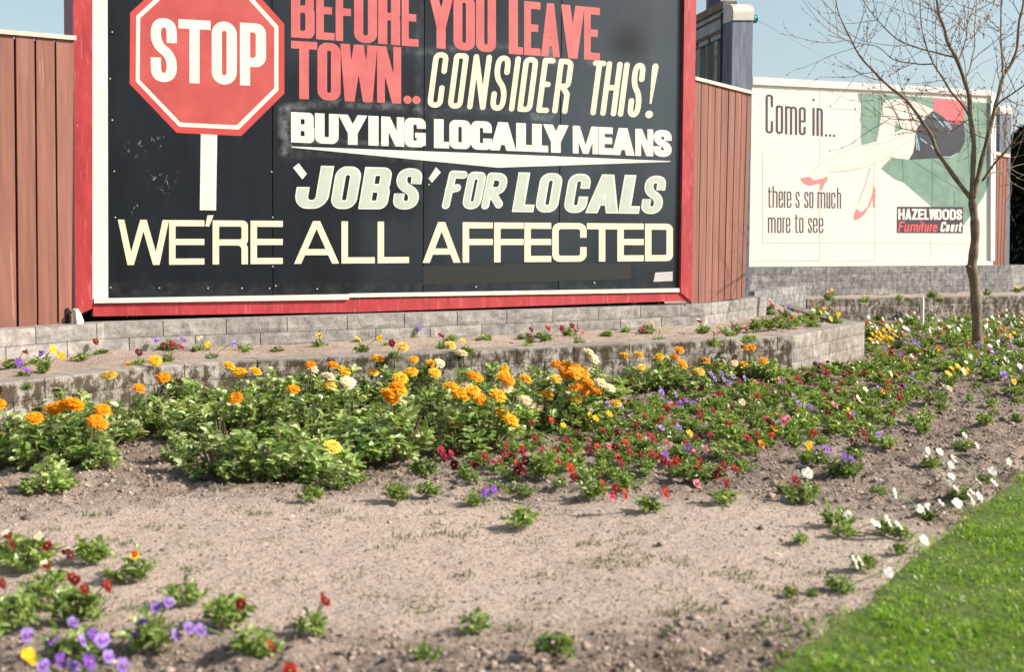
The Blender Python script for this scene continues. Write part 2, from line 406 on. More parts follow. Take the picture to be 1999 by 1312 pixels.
def text_line(mb, pl, letters, top, bot, sx, sy, st, off, shear=0.0, inset=0.0, m=0, step=0.7):
    """letters: (char, x_left, x_right[, dy]) in photo pixels; top/bot: ((x,y),(x,y)) lines the letters stand between"""
    lin = lambda L, x: L[0][1]+(L[1][1]-L[0][1])*(x-L[0][0])/(L[1][0]-L[0][0])
    for it in letters:
        ch, xl, xr = it[:3]; h = lin(bot, (xl+xr)/2)-lin(top, (xl+xr)/2); w = (xr-xl)-(0 if ch in 'LA' else shear*(h/100.0))
        pad = 1.5
        xs = np.arange(-pad, w+pad+step, step); ys = np.arange(-pad, h+pad+step, step); X, Y = np.meshgrid(xs, ys)
        Fv = glyph(ch, X, Y, w, h, min(sx, w) if ch not in 'I' else sx, sy, st)
        V, Fs = fill(Fv, X, Y, -inset)
        if not V: continue
        V = np.array(V); px = xl+V[:, 0]+shear*(V[:, 1]/100.0); yb = lin(bot, px); yt = lin(top, px); py = yb+(yt-yb)*V[:, 1]/h
        mb.add(pl.p(px, py, off), Fs, m)
def px_sheet(mb, pl, pts, off, m=0):
    mb.add(pl.p([p[0] for p in pts], [p[1] for p in pts], off), [tuple(range(len(pts)-1, -1, -1))], m)
def px_shape(mb, pl, pts, off, m=0, step=1.5):
    """any outline (may be concave) as a filled sheet"""
    P = np.array(pts); xs = np.arange(P[:, 0].min()-2, P[:, 0].max()+3, step); ys = np.arange(P[:, 1].min()-2, P[:, 1].max()+3, step)
    X, Y = np.meshgrid(xs, ys); V, Fs = fill(sd_poly(X, Y, [tuple(p) for p in pts]), X, Y); V = np.array(V)
    mb.add(pl.p(V[:, 0], V[:, 1], off), [f[::-1] for f in Fs], m)
def px_line(mb, pl, pts, wid, off, m=0, step=1.0):
    P = np.array(pts, float); xs = np.arange(P[:, 0].min()-wid-2, P[:, 0].max()+wid+3, step); ys = np.arange(P[:, 1].min()-wid-2, P[:, 1].max()+wid+3, step)
    X, Y = np.meshgrid(xs, ys); V, Fs = fill(sd_path(X, Y, [tuple(p) for p in pts], wid, wid, True), X, Y)
    if V: V = np.array(V); mb.add(pl.p(V[:, 0], V[:, 1], off), [f[::-1] for f in Fs], m)
# ---------------------------------------------------------------- soil
LAWN = [(.38, 2.10), (.64, 2.47), (.87, 2.77), (1.03, 3.02), (1.275, 3.375), (1.555, 3.82), (2.02, 4.45), (3.0, 5.7), (4.4, 7.1), (8.0, 10.2)]
_lw = np.array(LAWN)
def lawn_side(x, y):
    """metres to the right of the lawn's edge (negative on the soil)"""
    return (np.asarray(x)-np.interp(y, _lw[:, 1], _lw[:, 0]))*.75
def tread(x, y):
    """1 on the trodden bare patch, 0 on dug soil"""
    e = np.hypot((x+.1)/1.65, (y-3.38)/.74)+.35*fbm(x*1.1, y*1.1, 5, 3)
    return 1-sstep(.75, 1.25, e)
def gz(x, y):
    x = np.asarray(x, float); y = np.asarray(y, float); t = tread(x, y)
    near = 1-sstep(13, 18, y)
    a = .030*fbm(x*1.3, y*1.3, 1, 2)+(1-t)*(.024*fbm(x*6, y*6, 2, 3)+.024*fbm(x*19, y*19, 3, 2)+.018*np.maximum(fbm(x*42, y*42, 6, 2), -.1))+t*(.007*fbm(x*9, y*9, 2, 3)+.007*fbm(x*45, y*45, 4, 2))
    l = sstep(-.06, .05, lawn_side(x, y))
    return a*near*(1-.8*l)+l*.015
def axis(segs):
    r = []
    for a, b, s in segs: r.append(np.arange(a, b, s))
    r.append([segs[-1][1]]); return np.concatenate(r)
xs = axis([(-150, -30, 20), (-30, -5, 2), (-5, -2.6, .06), (-2.6, 4.6, .016), (4.6, 8, .05), (8, 30, 2), (30, 150, 20)])
ys = axis([(-60, 0, 6), (0, 2.0, .1), (2.0, 5.2, .012), (5.2, 8.5, .02), (8.5, 14, .06), (14, 30, .8), (30, 180, 12)])
GX, GY = np.meshgrid(xs, ys); GZ = gz(GX, GY)
nx, ny = len(xs), len(ys); ii = np.arange(nx*ny).reshape(ny, nx)
GF = np.stack([ii[:-1, :-1], ii[:-1, 1:], ii[1:, 1:], ii[1:, :-1]], -1).reshape(-1, 4)
m, t, b = nt('dry_soil')
n1 = noise(t, 1.6, 5); n2 = noise(t, 48, 6, None, .75); n3 = noise(t, 150, 3, None, .7); n4 = noise(t, 9, 5, None, .65)
at = t.nodes.new('ShaderNodeAttribute'); at.attribute_name = 'tread'
c = mixc(t, ramp(t, n4, [(.36, 0.0), (.64, 1.0)]), (.155, .115, .090), (.31, .235, .19))
c2 = mixc(t, ramp(t, n2, [(.33, 0.0), (.62, 1.0)]), (.44, .328, .268), (.71, .565, .475))
c = mixc(t, at.outputs['Fac'], c, c2)
c = mixc(t, ramp(t, n1, [(.45, 0.0), (.65, .45)]), c, (.60, .475, .405))
c = mixc(t, ramp(t, n2, [(.53, 0.0), (.62, .8)]), c, (.15, .11, .085))
c = mixc(t, ramp(t, n3, [(.56, 0.0), (.66, .8)]), c, (.64, .54, .47))
c = mixc(t, ramp(t, n3, [(.38, .85), (.47, 0.0)]), c, (.12, .09, .075))
t.links.new(c, b.inputs['Base Color']); b.inputs['Roughness'].default_value = .95; b.inputs['Specular IOR Level'].default_value = .15
mx = t.nodes.new('ShaderNodeMath'); mx.operation = 'MULTIPLY_ADD'; mx.inputs[1].default_value = .35
t.links.new(n3, mx.inputs[0]); t.links.new(n2, mx.inputs[2]); bump(t, b, mx.outputs[0], 1.0, .014)
M['soil'] = m
me = mesh('ground', np.stack([GX, GY, GZ], -1).reshape(-1, 3), GF, M['soil'], smooth=True)
a_ = me.attributes.new('tread', 'FLOAT', 'POINT'); a_.data.foreach_set('value', tread(GX, GY).ravel().astype(np.float32))
tag(obj('ground', me), 'dry pinkish garden soil, trodden pale and bare in the foreground', 'ground', kind='structure')

# loose crumbs of earth
def chips(n, xy, size, zf, seed):
    r = np.random.default_rng(seed); base = np.array([(1, 0, 0), (-1, 0, 0), (0, 1, 0), (0, -1, 0), (0, 0, 1), (0, 0, -1)], float)
    tri = np.array([(0, 2, 4), (2, 1, 4), (1, 3, 4), (3, 0, 4), (2, 0, 5), (1, 2, 5), (3, 1, 5), (0, 3, 5)])
    V = base[None]*r.uniform(.55, 1.3, (n, 6, 1)); an = r.uniform(0, 6.28, n); ca, sa = np.cos(an), np.sin(an)
    V = np.stack([V[..., 0]*ca[:, None]-V[..., 1]*sa[:, None], V[..., 0]*sa[:, None]+V[..., 1]*ca[:, None], V[..., 2]*.7], -1)+r.normal(0, .18, (n, 6, 3))
    V = V*size[:, None, None]; V[..., 0] += xy[:, 0:1]; V[..., 1] += xy[:, 1:2]; V[..., 2] += (zf(xy[:, 0], xy[:, 1])+size*.15)[:, None]
    return V.reshape(-1, 3), (tri[None]+6*np.arange(n)[:, None, None]).reshape(-1, 3)
n = 90000; P = np.stack([rng.uniform(-2.6, 4.4, n), 2.1+6.2*rng.random(n)**1.5], 1)
keep = (np.abs(P[:, 0]) < .47*P[:, 1]+.3) & (lawn_side(P[:, 0], P[:, 1]) < -.01) & (rng.random(n) >   .45*tread(P[:, 0], P[:, 1]))
P = P[keep]; sz = .0026+.0105*rng.random(len(P))**3.5; sz *= (1.0-.5*tread(P[:, 0], P[:, 1]))
V, Fq = chips(len(P), P, sz, gz, 3)
M['crumb'] = mottled('soil_crumbs', (.16, .12, .10), (.40, .31, .26), 12, .95, isl=.5, spec=.1)
tag(obj('soil_crumbs', mesh('soil_crumbs', V, Fq, M['crumb'])), 'loose crumbs of dry earth scattered over the bed', 'soil', kind='stuff')

n = 3800; P = np.stack([rng.uniform(-2.6, 4.4, n), 2.2+6.2*rng.random(n)**1.3], 1)
keep = (np.abs(P[:, 0]) < .47*P[:, 1]+.3) & (lawn_side(P[:, 0], P[:, 1]) < -.03) & (rng.random(n) > .95*tread(P[:, 0], P[:, 1]))
P = P[keep]; V, Fq = chips(len(P), P, .008+.014*rng.random(len(P))**3, gz, 13)
tag(obj('soil_clods', mesh('soil_clods', V, Fq, M['crumb'])), 'dry clods of dug earth lying between the plants', 'soil', kind='stuff')

# ---------------------------------------------------------------- block walls
def block_mat(name, c1, c2, stain, lo, hi, amt, moss_to=None):
    m, t, b = nt(name)
    f = noise(t, 14, 6, None, .65); f2 = noise(t, 55, 4, None, .7)
    c = mixc(t, ramp(t, f, [(.35, 0.0), (.66, 1.0)]), c1, c2)
    c = mixc(t, 1.0, c, ramp(t, island(t), [(0, .82), (1, 1.12)]), 'MULTIPLY')
    c = mixc(t, ramp(t, f2, [(.30, .7), (.44, 0.0)]), c, tuple(v*.45 for v in c1))
    s = noise(t, 17, 7, (1, 1, .6), .75, loc=(3, 1, 2)); sv = ramp(t, s, [(lo, 0.0), (hi, amt)])
    if moss_to is not None:
        g_ = t.nodes.new('ShaderNodeNewGeometry'); sp = t.nodes.new('ShaderNodeSeparateXYZ'); t.links.new(g_.outputs['Position'], sp.inputs[0])
        q_ = t.nodes.new('ShaderNodeMapRange'); q_.inputs[1].default_value = moss_to-.02; q_.inputs[2].default_value = moss_to+.02; q_.inputs[3].default_value = 1; q_.inputs[4].default_value = .25; t.links.new(sp.outputs[0], q_.inputs[0])
        z_ = t.nodes.new('ShaderNodeMapRange'); z_.inputs[1].default_value = .262; z_.inputs[2].default_value = .276; z_.inputs[3].default_value = 1; z_.inputs[4].default_value = .1; t.links.new(sp.outputs[2], z_.inputs[0])
        for k_ in (q_, z_):
            w_ = t.nodes.new('ShaderNodeMath'); w_.operation = 'MULTIPLY'; t.links.new(sv, w_.inputs[0]); t.links.new(k_.outputs[0], w_.inputs[1]); sv = w_.outputs[0]
    c = mixc(t, sv, c, stain)
    t.links.new(c, b.inputs['Base Color']); b.inputs['Roughness'].default_value = .95; b.inputs['Specular IOR Level'].default_value = .15
    bump(t, b, f2, .6, .01); return m
M['block_hi'] = block_mat('split_face_block', (.215, .20, .19), (.38, .352, .325), (.16, .15, .145), .55, .70, .6)
M['block_lo'] = block_mat('mossy_block', (.235, .21, .19), (.40, .36, .32), (.060, .042, .028), .44, .53, .92, 1.96)
M['block_far'] = block_mat('grey_block', (.20, .195, .195), (.36, .345, .33), (.095, .095, .10), .44, .62, .8)
M['block_back'] = block_mat('mossy_grey_block', (.27, .24, .21), (.43, .385, .335), (.060, .042, .028), .42, .55, .9, 60.0)
M['joint_dark'] = plain('dark_joint', (.06, .05, .04), .95)
M['mortar'] = plain('mortar_joint', (.19, .17, .15), .95)
def wall(name, pts, ztop, ncourse, mat, label, thick=.17, hc=.095, lb=.4, rough=.012, shift=.2):
    P = np.array(pts, float); seg = np.diff(P, axis=0); L = np.hypot(seg[:, 0], seg[:, 1]); cum = np.concatenate([[0], np.cumsum(L)]); tot = cum[-1]
    nrm = np.stack([seg[:, 1]/L, -seg[:, 0]/L], 1)
    def pos(s, off):
        x = np.interp(s, cum, P[:, 0]); y = np.interp(s, cum, P[:, 1]); k = np.clip(np.searchsorted(cum, s, side='right')-1, 0, len(L)-1)
        nn = nrm[k].copy()
        for q in range(1, len(L)):      # mitre at the bends
            w = np.abs(s-cum[q]) < 1e-3
            if w.any(): mn = nrm[q-1]+nrm[q]; nn[w] = mn/(1+nrm[q-1]@nrm[q])
        return np.stack([x+nn[..., 0]*off, y+nn[..., 1]*off], -1)
    mb = MB(); r = np.random.default_rng(len(pts)*7+ncourse)
    for ci in range(ncourse):
        z1 = ztop-ci*hc-.0015; z0 = z1-hc+.003; s = -((ci % 2)*lb/2+shift)
        cuts = []
        while s < tot:
            cuts.append(max(s, 0)); s += lb*(1+r.uniform(-.03, .03))
        cuts.append(tot); ex = list(cum[1:-1]); cuts = sorted(set(cuts+ex)); cuts = [cuts[0]]+[c for i, c in enumerate(cuts[1:]) if c-cuts[i] > .03 or c in ex]
        for a, bb in zip(cuts[:-1], cuts[1:]):
            if bb-a < .02: continue
            n = max(3, int((bb-a)/.028)); nz = 4
            u = np.linspace(a+(.003 if a not in ex else 0), bb-(.003 if bb not in ex else 0), n); v = np.linspace(0, 1, nz+1)
            Ug, Vg = np.meshgrid(u, v); ed = np.minimum(1, np.minimum(np.minimum(Vg, 1-Vg)*5, 1)); ed = ed*np.minimum(1, np.minimum((Ug-a), (bb-Ug))/.015+.15)
            dsp = rough*(fbm(Ug*16, (z0+(z1-z0)*Vg)*22+ci, 31, 3)+.25)*np.clip(ed, 0, 1)
            xy = pos(Ug, dsp); z = z0+(z1-z0)*Vg+(.0025*fbm(Ug*11, ci+Ug*0, 8, 2) if ci == 0 else 0)*(Vg > .99)
            back = np.stack([pos(u, np.full(n, -thick)), ], 0)[0]
            V = np.concatenate([np.dstack([xy, z]).reshape(-1, 3), np.column_stack([back, np.full(n, z1)]), np.column_stack([back, np.full(n, z0)])])
            I = np.arange((nz+1)*n).reshape(nz+1, n); Fs = [(I[j, i], I[j, i+1], I[j+1, i+1], I[j+1, i]) for j in range(nz) for i in range(n-1)]
            k1 = (nz+1)*n; k0 = k1+n
            Fs += [(I[nz, i], I[nz, i+1], k1+i+1, k1+i) for i in range(n-1)]+[(k1+i, k1+i+1, k0+i+1, k0+i) for i in range(n-1)]
            Fs += [tuple(I[:, 0])+(k1, k0), tuple(I[::-1, n-1])+(k0+n-1, k1+n-1)]
            mb.add(V, Fs, 0)
    # mortar behind the joints
    ss = np.array(sorted(set(list(np.linspace(.004, tot-.004, 40))+list(cum[1:-1])))); f = pos(ss, np.full(len(ss), -.007)); k = pos(ss, np.full(len(ss), -thick+.007)); n = len(ss)
    zt, zb = ztop-.008, ztop-ncourse*hc
    V = np.concatenate([np.column_stack([f, np.full(n, zb)]), np.column_stack([f, np.full(n, zt)]), np.column_stack([k, np.full(n, zt)]), np.column_stack([k, np.full(n, zb)])])
    Fs = []
    for q in range(3): Fs += [(q*n+i, q*n+i+1, (q+1)*n+i+1, (q+1)*n+i) for i in range(n-1)]
    mb.add(V, Fs, 1)
    return tag(mb.build(name, [mat, M['joint_dark'] if mat in (M['block_lo'], M['block_back']) else M['mortar']], origin=(P[0, 0], P[0, 1], max(0, ztop-ncourse*hc))), label, 'block wall')
LOW = [(-3.2, 3.9), (-2.31, 5.19), (-1.95, 5.82), (-1.58, 6.18), (-.865, 6.52), (.55, 7.24), (1.94, 7.95), (2.89, 9.42)]
HIGH = [(-3.75, 5.0), (-2.86, 6.10), (-2.42, 6.82), (-1.03, 7.62), (.06, 8.22), (1.52, 9.12), (2.30, 10.42)]
wall('block_wall', LOW, .28, 4, M['block_lo'], 'low mossy block retaining wall behind the orange flowers, bending at its right end', lb=.40)
wall('block_wall', HIGH, .445, 3, M['block_hi'], 'grey split-face block wall directly under the black billboard and its fences', lb=.40)
wall('block_wall', [(2.87, 9.56), (3.08, 13.35)], .270, 4, M['block_far'], 'narrow block return wall running back from the low wall corner', thick=.15, rough=.006)
wall('block_wall', [(2.42, 11.5), (3.42, 13.40)], .447, 5, M['block_far'], 'short grey block wall stub between the right fence and the white billboard', rough=.008)
wall('block_wall', [(3.46, 13.50), (4.98, 14.02), (6.6, 14.55), (10.0, 15.7)], .285, 4, M['block_back'], 'long low mossy wall behind the tree, in front of the white billboard base', rough=.010)
BASE0 = Plane(6.93, 16.38, R(24.2))
# ---------------------------------------------------------------- soil in the raised beds
def bed(name, front, back, z0, z1, label, seed, nu=160, nv=26):
    fr = np.array(front, float); bk = np.array(back, float)
    def res(P, n):
        L = np.concatenate([[0], np.cumsum(np.hypot(*np.diff(P, axis=0).T))]); s = np.linspace(0, L[-1], n); return np.stack([np.interp(s, L, P[:, 0]), np.interp(s, L, P[:, 1])], 1)
    A, B = res(fr, nu), res(bk, nu); v = np.linspace(0, 1, nv)[:, None, None]; XY = A[None]*(1-v)+B[None]*v
    Z = z0+(z1-z0)*v[..., 0]+.026*fbm(XY[..., 0]*6, XY[..., 1]*6, seed, 4)+.010*fbm(XY[..., 0]*25, XY[..., 1]*25, seed+3, 2)
    I = np.arange(nu*nv).reshape(nv, nu); Fq = np.stack([I[:-1, :-1], I[:-1, 1:], I[1:, 1:], I[1:, :-1]], -1).reshape(-1, 4)
    me = mesh(name, np.dstack([XY, Z]).reshape(-1, 3), Fq, M['soil'], smooth=True)
    a_ = me.attributes.new('tread', 'FLOAT', 'POINT'); a_.data.foreach_set('value', np.full(nu*nv, .55, np.float32))
    tag(obj(name, me), label, 'soil', kind='structure')
def offs(P, d):
    P = np.array(P); T = np.gradient(P, axis=0); T /= np.hypot(T[:, 0], T[:, 1])[:, None]; return P+np.stack([-T[:, 1], T[:, 0]], 1)*d
bed('bed_soil', offs(LOW, .14), offs(HIGH[:-1], -.0).tolist()+[(2.35, 10.5), (2.98, 13.2)], .238, .270, 'strip of dry soil raised between the two block walls', 40)
bed('bed_soil', [(2.4, 10.2), (3.3, 13.45), (10, 15.9)], [(1.0, 12.6), (2.7, 14.9), (10, 18.0)], .23, .26, 'narrow strip of soil at the foot of the white billboard base', 50, 60, 10)

# ---------------------------------------------------------------- main billboard
th = R(27.0); SG = Plane(-1.03, 7.80, th)
sb = empty('billboard', SG.p(745, 612)-np.array([0, 0, .03]), 'large black billboard with a stop sign painted on it, in a red frame', 'billboard')
TOPY = -330
def lx(x0, y0, x1, y1, y): return x0+(x1-x0)*(y-y0)/(y1-y0)
# black panels, four sheets
seams = [(211.5, 209.5), (533, 531), (826, 829), (1090, 1097), (1325, 1334)]      # x at y=560 and at y=0
m, t, b = nt('black_sign_face')
uvn = t.nodes.new('ShaderNodeAttribute'); uvn.attribute_name = 'face'; sx_ = t.nodes.new('ShaderNodeSeparateXYZ'); t.links.new(uvn.outputs['Vector'], sx_.inputs[0])
def band(o, a, b_, s):
    r = t.nodes.new('ShaderNodeMapRange'); r.interpolation_type = 'SMOOTHSTEP'; r.inputs[1].default_value = a-s; r.inputs[2].default_value = a+s; t.links.new(o, r.inputs[0])
    q = t.nodes.new('ShaderNodeMapRange'); q.interpolation_type = 'SMOOTHSTEP'; q.inputs[1].default_value = b_-s; q.inputs[2].default_value = b_+s; q.inputs[3].default_value = 1; q.inputs[4].default_value = 0; t.links.new(o, q.inputs[0])
    return mul(r.outputs[0], q.outputs[0])
def mul(a, b_):
    n = t.nodes.new('ShaderNodeMath'); n.operation = 'MULTIPLY'
    for k, v in ((0, a), (1, b_)):
        if hasattr(v, 'node'): t.links.new(v, n.inputs[k])
        else: n.inputs[k].default_value = v
    return n.outputs[0]
fn = noise(t, 3.0, 5, (2.5, 2.5, .7)); c = mixc(t, ramp(t, fn, [(.3, 0.0), (.75, 1.0)]), (.0030, .0045, .0070), (.0085, .012, .018))
c = mixc(t, 1.0, c, ramp(t, island(t), [(0, .75), (1, 1.45)]), 'MULTIPLY')
sm = noise(t, 14, 6, (1, 1, 1), .65); smv = ramp(t, sm, [(.40, 0.0), (.68, 1.0)])
for (x0, x1, y0, y1, s, k) in [(545, 566, 205, 300, 7, .26), (545, 830, 198, 214, 6, .16), (565, 830, 276, 286, 4, .13), (700, 1000, 88, 100, 6, .13), (1066, 1087, 70, 118, 7, .42),
                               (1035, 1090, 218, 232, 5, .34), (840, 1000, 212, 226, 7, .10), (1135, 1160, 112, 128, 8, .20), (560, 830, 290, 312, 8, .05), (1000, 1090, 380, 420, 12, .05), (1100, 1180, 325, 345, 9, .04), (810, 827, 0, 400, 5, .05), (215, 1320, 552, 580, 6, .03)]:
    k_ = mul(mul(band(sx_.outputs[0], x0, x1, s), band(sx_.outputs[1], y0, y1, s)), mul(smv, k)); c = mixc(t, k_, c, (.62, .64, .66))
sc = noise(t, 26, 3, (1, 1, .6), .5, dist=1.5); scv = ramp(t, sc, [(.60, 0.0), (.68, 1.0)])
for (x0, x1, y0, y1) in [(242, 322, 275, 305), (285, 338, 340, 378), (255, 275, 398, 418)]:
    k_ = mul(mul(band(sx_.outputs[0], x0, x1, 10), band(sx_.outputs[1], y0, y1, 8)), mul(scv, .4)); c = mixc(t, k_, c, (.55, .60, .62))
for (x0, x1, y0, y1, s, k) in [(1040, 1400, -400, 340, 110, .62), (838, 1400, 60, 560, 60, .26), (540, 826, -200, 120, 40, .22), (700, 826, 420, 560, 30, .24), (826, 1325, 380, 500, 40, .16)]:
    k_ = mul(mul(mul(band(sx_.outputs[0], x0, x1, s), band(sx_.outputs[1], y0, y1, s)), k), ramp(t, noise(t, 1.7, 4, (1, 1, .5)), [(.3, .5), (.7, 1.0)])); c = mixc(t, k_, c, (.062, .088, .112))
for (x0, x1, y0, y1, s, k) in [(1195, 1255, 60, 118, 26, .8)]:
    k_ = mul(mul(band(sx_.outputs[0], x0, x1, s), band(sx_.outputs[1], y0, y1, s)), k); c = mixc(t, k_, c, (.004, .004, .005))
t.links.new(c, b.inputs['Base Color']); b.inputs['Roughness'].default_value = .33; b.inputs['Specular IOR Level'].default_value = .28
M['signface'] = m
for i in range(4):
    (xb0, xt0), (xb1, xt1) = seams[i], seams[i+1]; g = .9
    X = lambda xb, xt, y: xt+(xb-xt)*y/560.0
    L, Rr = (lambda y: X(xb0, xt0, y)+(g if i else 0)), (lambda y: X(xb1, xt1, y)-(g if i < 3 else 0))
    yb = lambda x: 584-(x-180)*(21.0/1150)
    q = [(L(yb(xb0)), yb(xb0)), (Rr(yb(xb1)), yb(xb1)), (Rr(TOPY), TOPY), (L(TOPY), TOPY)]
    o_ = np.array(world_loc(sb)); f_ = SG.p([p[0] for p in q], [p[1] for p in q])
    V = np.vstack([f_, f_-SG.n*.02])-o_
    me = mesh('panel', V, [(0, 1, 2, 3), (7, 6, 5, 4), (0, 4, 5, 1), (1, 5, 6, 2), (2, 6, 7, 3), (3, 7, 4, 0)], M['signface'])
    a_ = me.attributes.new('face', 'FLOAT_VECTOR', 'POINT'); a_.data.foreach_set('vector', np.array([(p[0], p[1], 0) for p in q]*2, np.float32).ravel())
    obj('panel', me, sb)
mb = MB(); mb.pxprism(SG, [(200, 590), (1330, 572), (1338, TOPY), (200, TOPY)], -.024, -.05); mb.build('backing_board', [M['black_gap']], sb)
mb = MB(); mb.pxprism(SG, [(179.5, 592), (211, 591.4), (209, TOPY), (179.5, TOPY)], .006, -.018); mb.build('white_margin', [M['white']], sb)
mb = MB(); mb.pxprism(SG, [(146, 617), (179.2, 602), (179.2, TOPY), (140, TOPY)], .030, -.06); mb.build('frame_post', [M['red']], sb)
mb = MB(); mb.pxprism(SG, [(1324.5, 571), (1346, 589), (1360, TOPY), (1336, TOPY)], .030, -.06); mb.build('frame_post', [M['red']], sb)
mb = MB(); mb.pxprism(SG, [(181, 617.5), (700, 609), (1344, 586.6), (1344, 571), (1324, 571), (700, 583), (181, 593.5)], .016, -.06); mb.build('frame_rail', [M['red']], sb)
mb = MB()
mb.pxprism(SG, [(182, 591.5), (678, 584.5), (678, 574.2), (182, 582.5)], .036, -.004)
mb.pxprism(SG, [(678.8, 580.5), (1322, 570), (1322, 562.5), (678.8, 573)], .030, -.004)
mb.build('sill', [M['sill']], sb)
mb = MB()      # the deep timber box the face is fixed to
ol = SG.p([138], [600])[0]
mb.pxprism(SG, [(148, 612), (160, 611), (158, TOPY), (141, TOPY)], -.062, -.52); mb.build('side_board', [M['red_shaded']], sb)
mb = MB(); mb.pxprism(SG, [(160, 640), (1340, 604), (1340, 560), (160, 570)], -.30, -.36); mb.build('back_rail', [M['black_gap']], sb)
# rivets
for (x, y) in [(219, 62), (215, 153), (219, 234), (223, 334), (225, 424), (216, 561), (311, 562), (406, 562.5), (472, 562.5), (526, 563), (538, 558), (619, 564), (532, 520), (532, 424), (530, 335), (837, 360), (929, 560), (1160, 552)]:
    a = np.linspace(0, 2*PI, 9)[:-1]; mb = MB(); mb.pxprism(SG, [(x+1.5*math.cos(q), y+1.5*math.sin(q)) for q in a[::-1]], .006, .0005); mb.build('rivet', [M['rivet']], sb)
# stop sign
OCT = [(254, 24), (253, 163), (345, 259), (471, 265), (555, 182), (555, 46), (470, -48), (345, -59.5)]
ctr = np.array([404.5, 104.0])
ins = lambda k: [tuple(ctr+(np.array(p)-ctr)*k) for p in OCT]
st_ = obj('stop_sign', None, sb)
mb = MB(); px_shape(mb, SG, OCT, .0010, step=2); mb.build('rim', [M['stoprim']], st_)
mb = MB(); px_shape(mb, SG, ins(.922), .0018, step=2); mb.build('border', [M['white_l']], st_)
mb = MB(); px_shape(mb, SG, ins(.868), .0026, step=2); mb.build('face', [M['stopred']], st_)
mb = MB(); px_sheet(mb, SG, [(392, 261), (424, 262.5), (421.7, 410.5), (390, 410)], .0010); mb.build('pole', [M['white_l']], st_)
mb = MB(); text_line(mb, SG, [('S', 294, 345), ('T', 348, 411), ('O', 413, 462), ('P', 468, 519)], ((294, 33.5), (519, 46)), ((294, 158.5), (519, 168)), 20, 18, dict(r=.5), .0034); mb.build('lettering', [M['white_l']], st_)
# lines of lettering
HV = dict(r=.42, em=.86, c0=.36, c1=.64)
def line(letters, top, bot, sx, sy, st, mat, shear=0, off=.0012, edge=None):
    mb = MB(); text_line(mb, SG, letters, top, bot, sx, sy, st, off, shear); o = mb.build('lettering', [mat if edge is None else edge], sb)
    if edge is not None:
        mb = MB(); text_line(mb, SG, letters, top, bot, sx, sy, st, off+.0008, shear, inset=3.0); mb.build('lettering_face', [mat], o)
T1, B1 = ((568, -42), (1170, 14.5)), ((568, 72), (1170, 117.5))
line([('B', 568, 614), ('E', 617, 653), ('F', 655, 690), ('O', 691, 736), ('R', 738, 781), ('E', 784, 817), ('Y', 836, 886), ('O', 885, 927), ('U', 929, 968), ('L', 993, 1021), ('E', 1023, 1055), ('A', 1056, 1093), ('V', 1095, 1141), ('E', 1140, 1171)],
     T1, B1, 18, 14.5, HV, M['redl'])
mb = MB(); text_line(mb, SG, [('T', 568, 619), ('O', 619.5, 665), ('W', 664, 735), ('N', 736, 783)], ((568, 78.5), (783, 91.5)), ((568, 192), (783, 202)), 19, 15, HV, .0012)
text_line(mb, SG, [('.', 787.5, 803.5), ('.', 805, 821)], ((787, 185), (821, 187)), ((787, 202), (821, 203)), 16, 16, HV, .0012); mb.build('lettering', [M['redl']], sb)
line([('C', 833, 877), ('O', 873, 916), ('N', 911, 961), ('S', 955, 999), ('I', 993, 1017), ('D', 1009, 1052), ('E', 1046, 1085), ('R', 1077, 1121), ('T', 1144, 1184), ('H', 1171, 1216), ('I', 1206, 1229), ('S', 1223, 1262), ('!', 1259, 1287)],
     ((833, 99.5), (1287, 124)), ((833, 209), (1287, 231)), 10.6, 10.4, dict(round=1), M['cream'], 13)
HB = dict(r=.30, em=.96, c0=.40, c1=.60)
line([('B', 568, 613.5), ('U', 614.5, 661), ('Y', 660, 717), ('I', 719, 739), ('N', 744, 789), ('G', 789.5, 831), ('L', 847, 877), ('O', 877, 919), ('C', 919.5, 960), ('A', 956, 1007.5), ('L', 1007.5, 1038), ('L', 1038.5, 1070), ('Y', 1060, 1110), ('M', 1118, 1168), ('E', 1169, 1196), ('A', 1193.5, 1239), ('N', 1240, 1275), ('S', 1275.5, 1311)],
     ((568, 218), (1311, 254)), ((568, 277.5), (1311, 306.5)), 19, 13, HB, M['white_l'])
mb = MB(); px_shape(mb, SG, [(569, 285.5), (960, 299.5), (1309, 314), (1309, 315.5), (972, 327), (569, 287.5)], .0012, step=1.2); mb.build('wedge_stripe', [M['pale_l']], sb)
HJ = dict(r=.42, em=.9, c0=.42, c1=.62)
line([('J', 572, 652.5), ('O', 643, 708), ('B', 699, 769), ('S', 764, 827.5)], ((572, 321.5), (827, 328.5)), ((572, 407), (827, 409)), 26, 17, HJ, M['pale'], 17, edge=M['pale_l'])
line([('F', 861, 914), ('O', 900, 951), ('R', 938, 994)], ((859, 331), (994, 338)), ((859, 408), (994, 409)), 15.5, 15.5, dict(round=1, brush=1), M['pale'], 20, edge=M['pale_l'])
line([('L', 999, 1041), ('O', 1043, 1100.5), ('C', 1098.5, 1156), ('A', 1142, 1206.5), ('L', 1206.5, 1247), ('S', 1249, 1303)], ((999, 335.5), (1303, 343)), ((999, 413.5), (1303, 418)), 23, 15, HJ, M['pale'], 17, edge=M['pale_l'])
mb = MB(); px_sheet(mb, SG, [(583, 318), (599, 339), (590, 350), (572, 327)], .0012); mb.build('quote_mark', [M['pale_l']], sb); mb = MB(); px_sheet(mb, SG, [(851, 326), (860.5, 336), (843, 356.5), (836.5, 348)], .0012); mb.build('quote_mark', [M['pale_l']], sb)
TH = dict(r=.22, em=1.0, c0=.38, c1=.62)
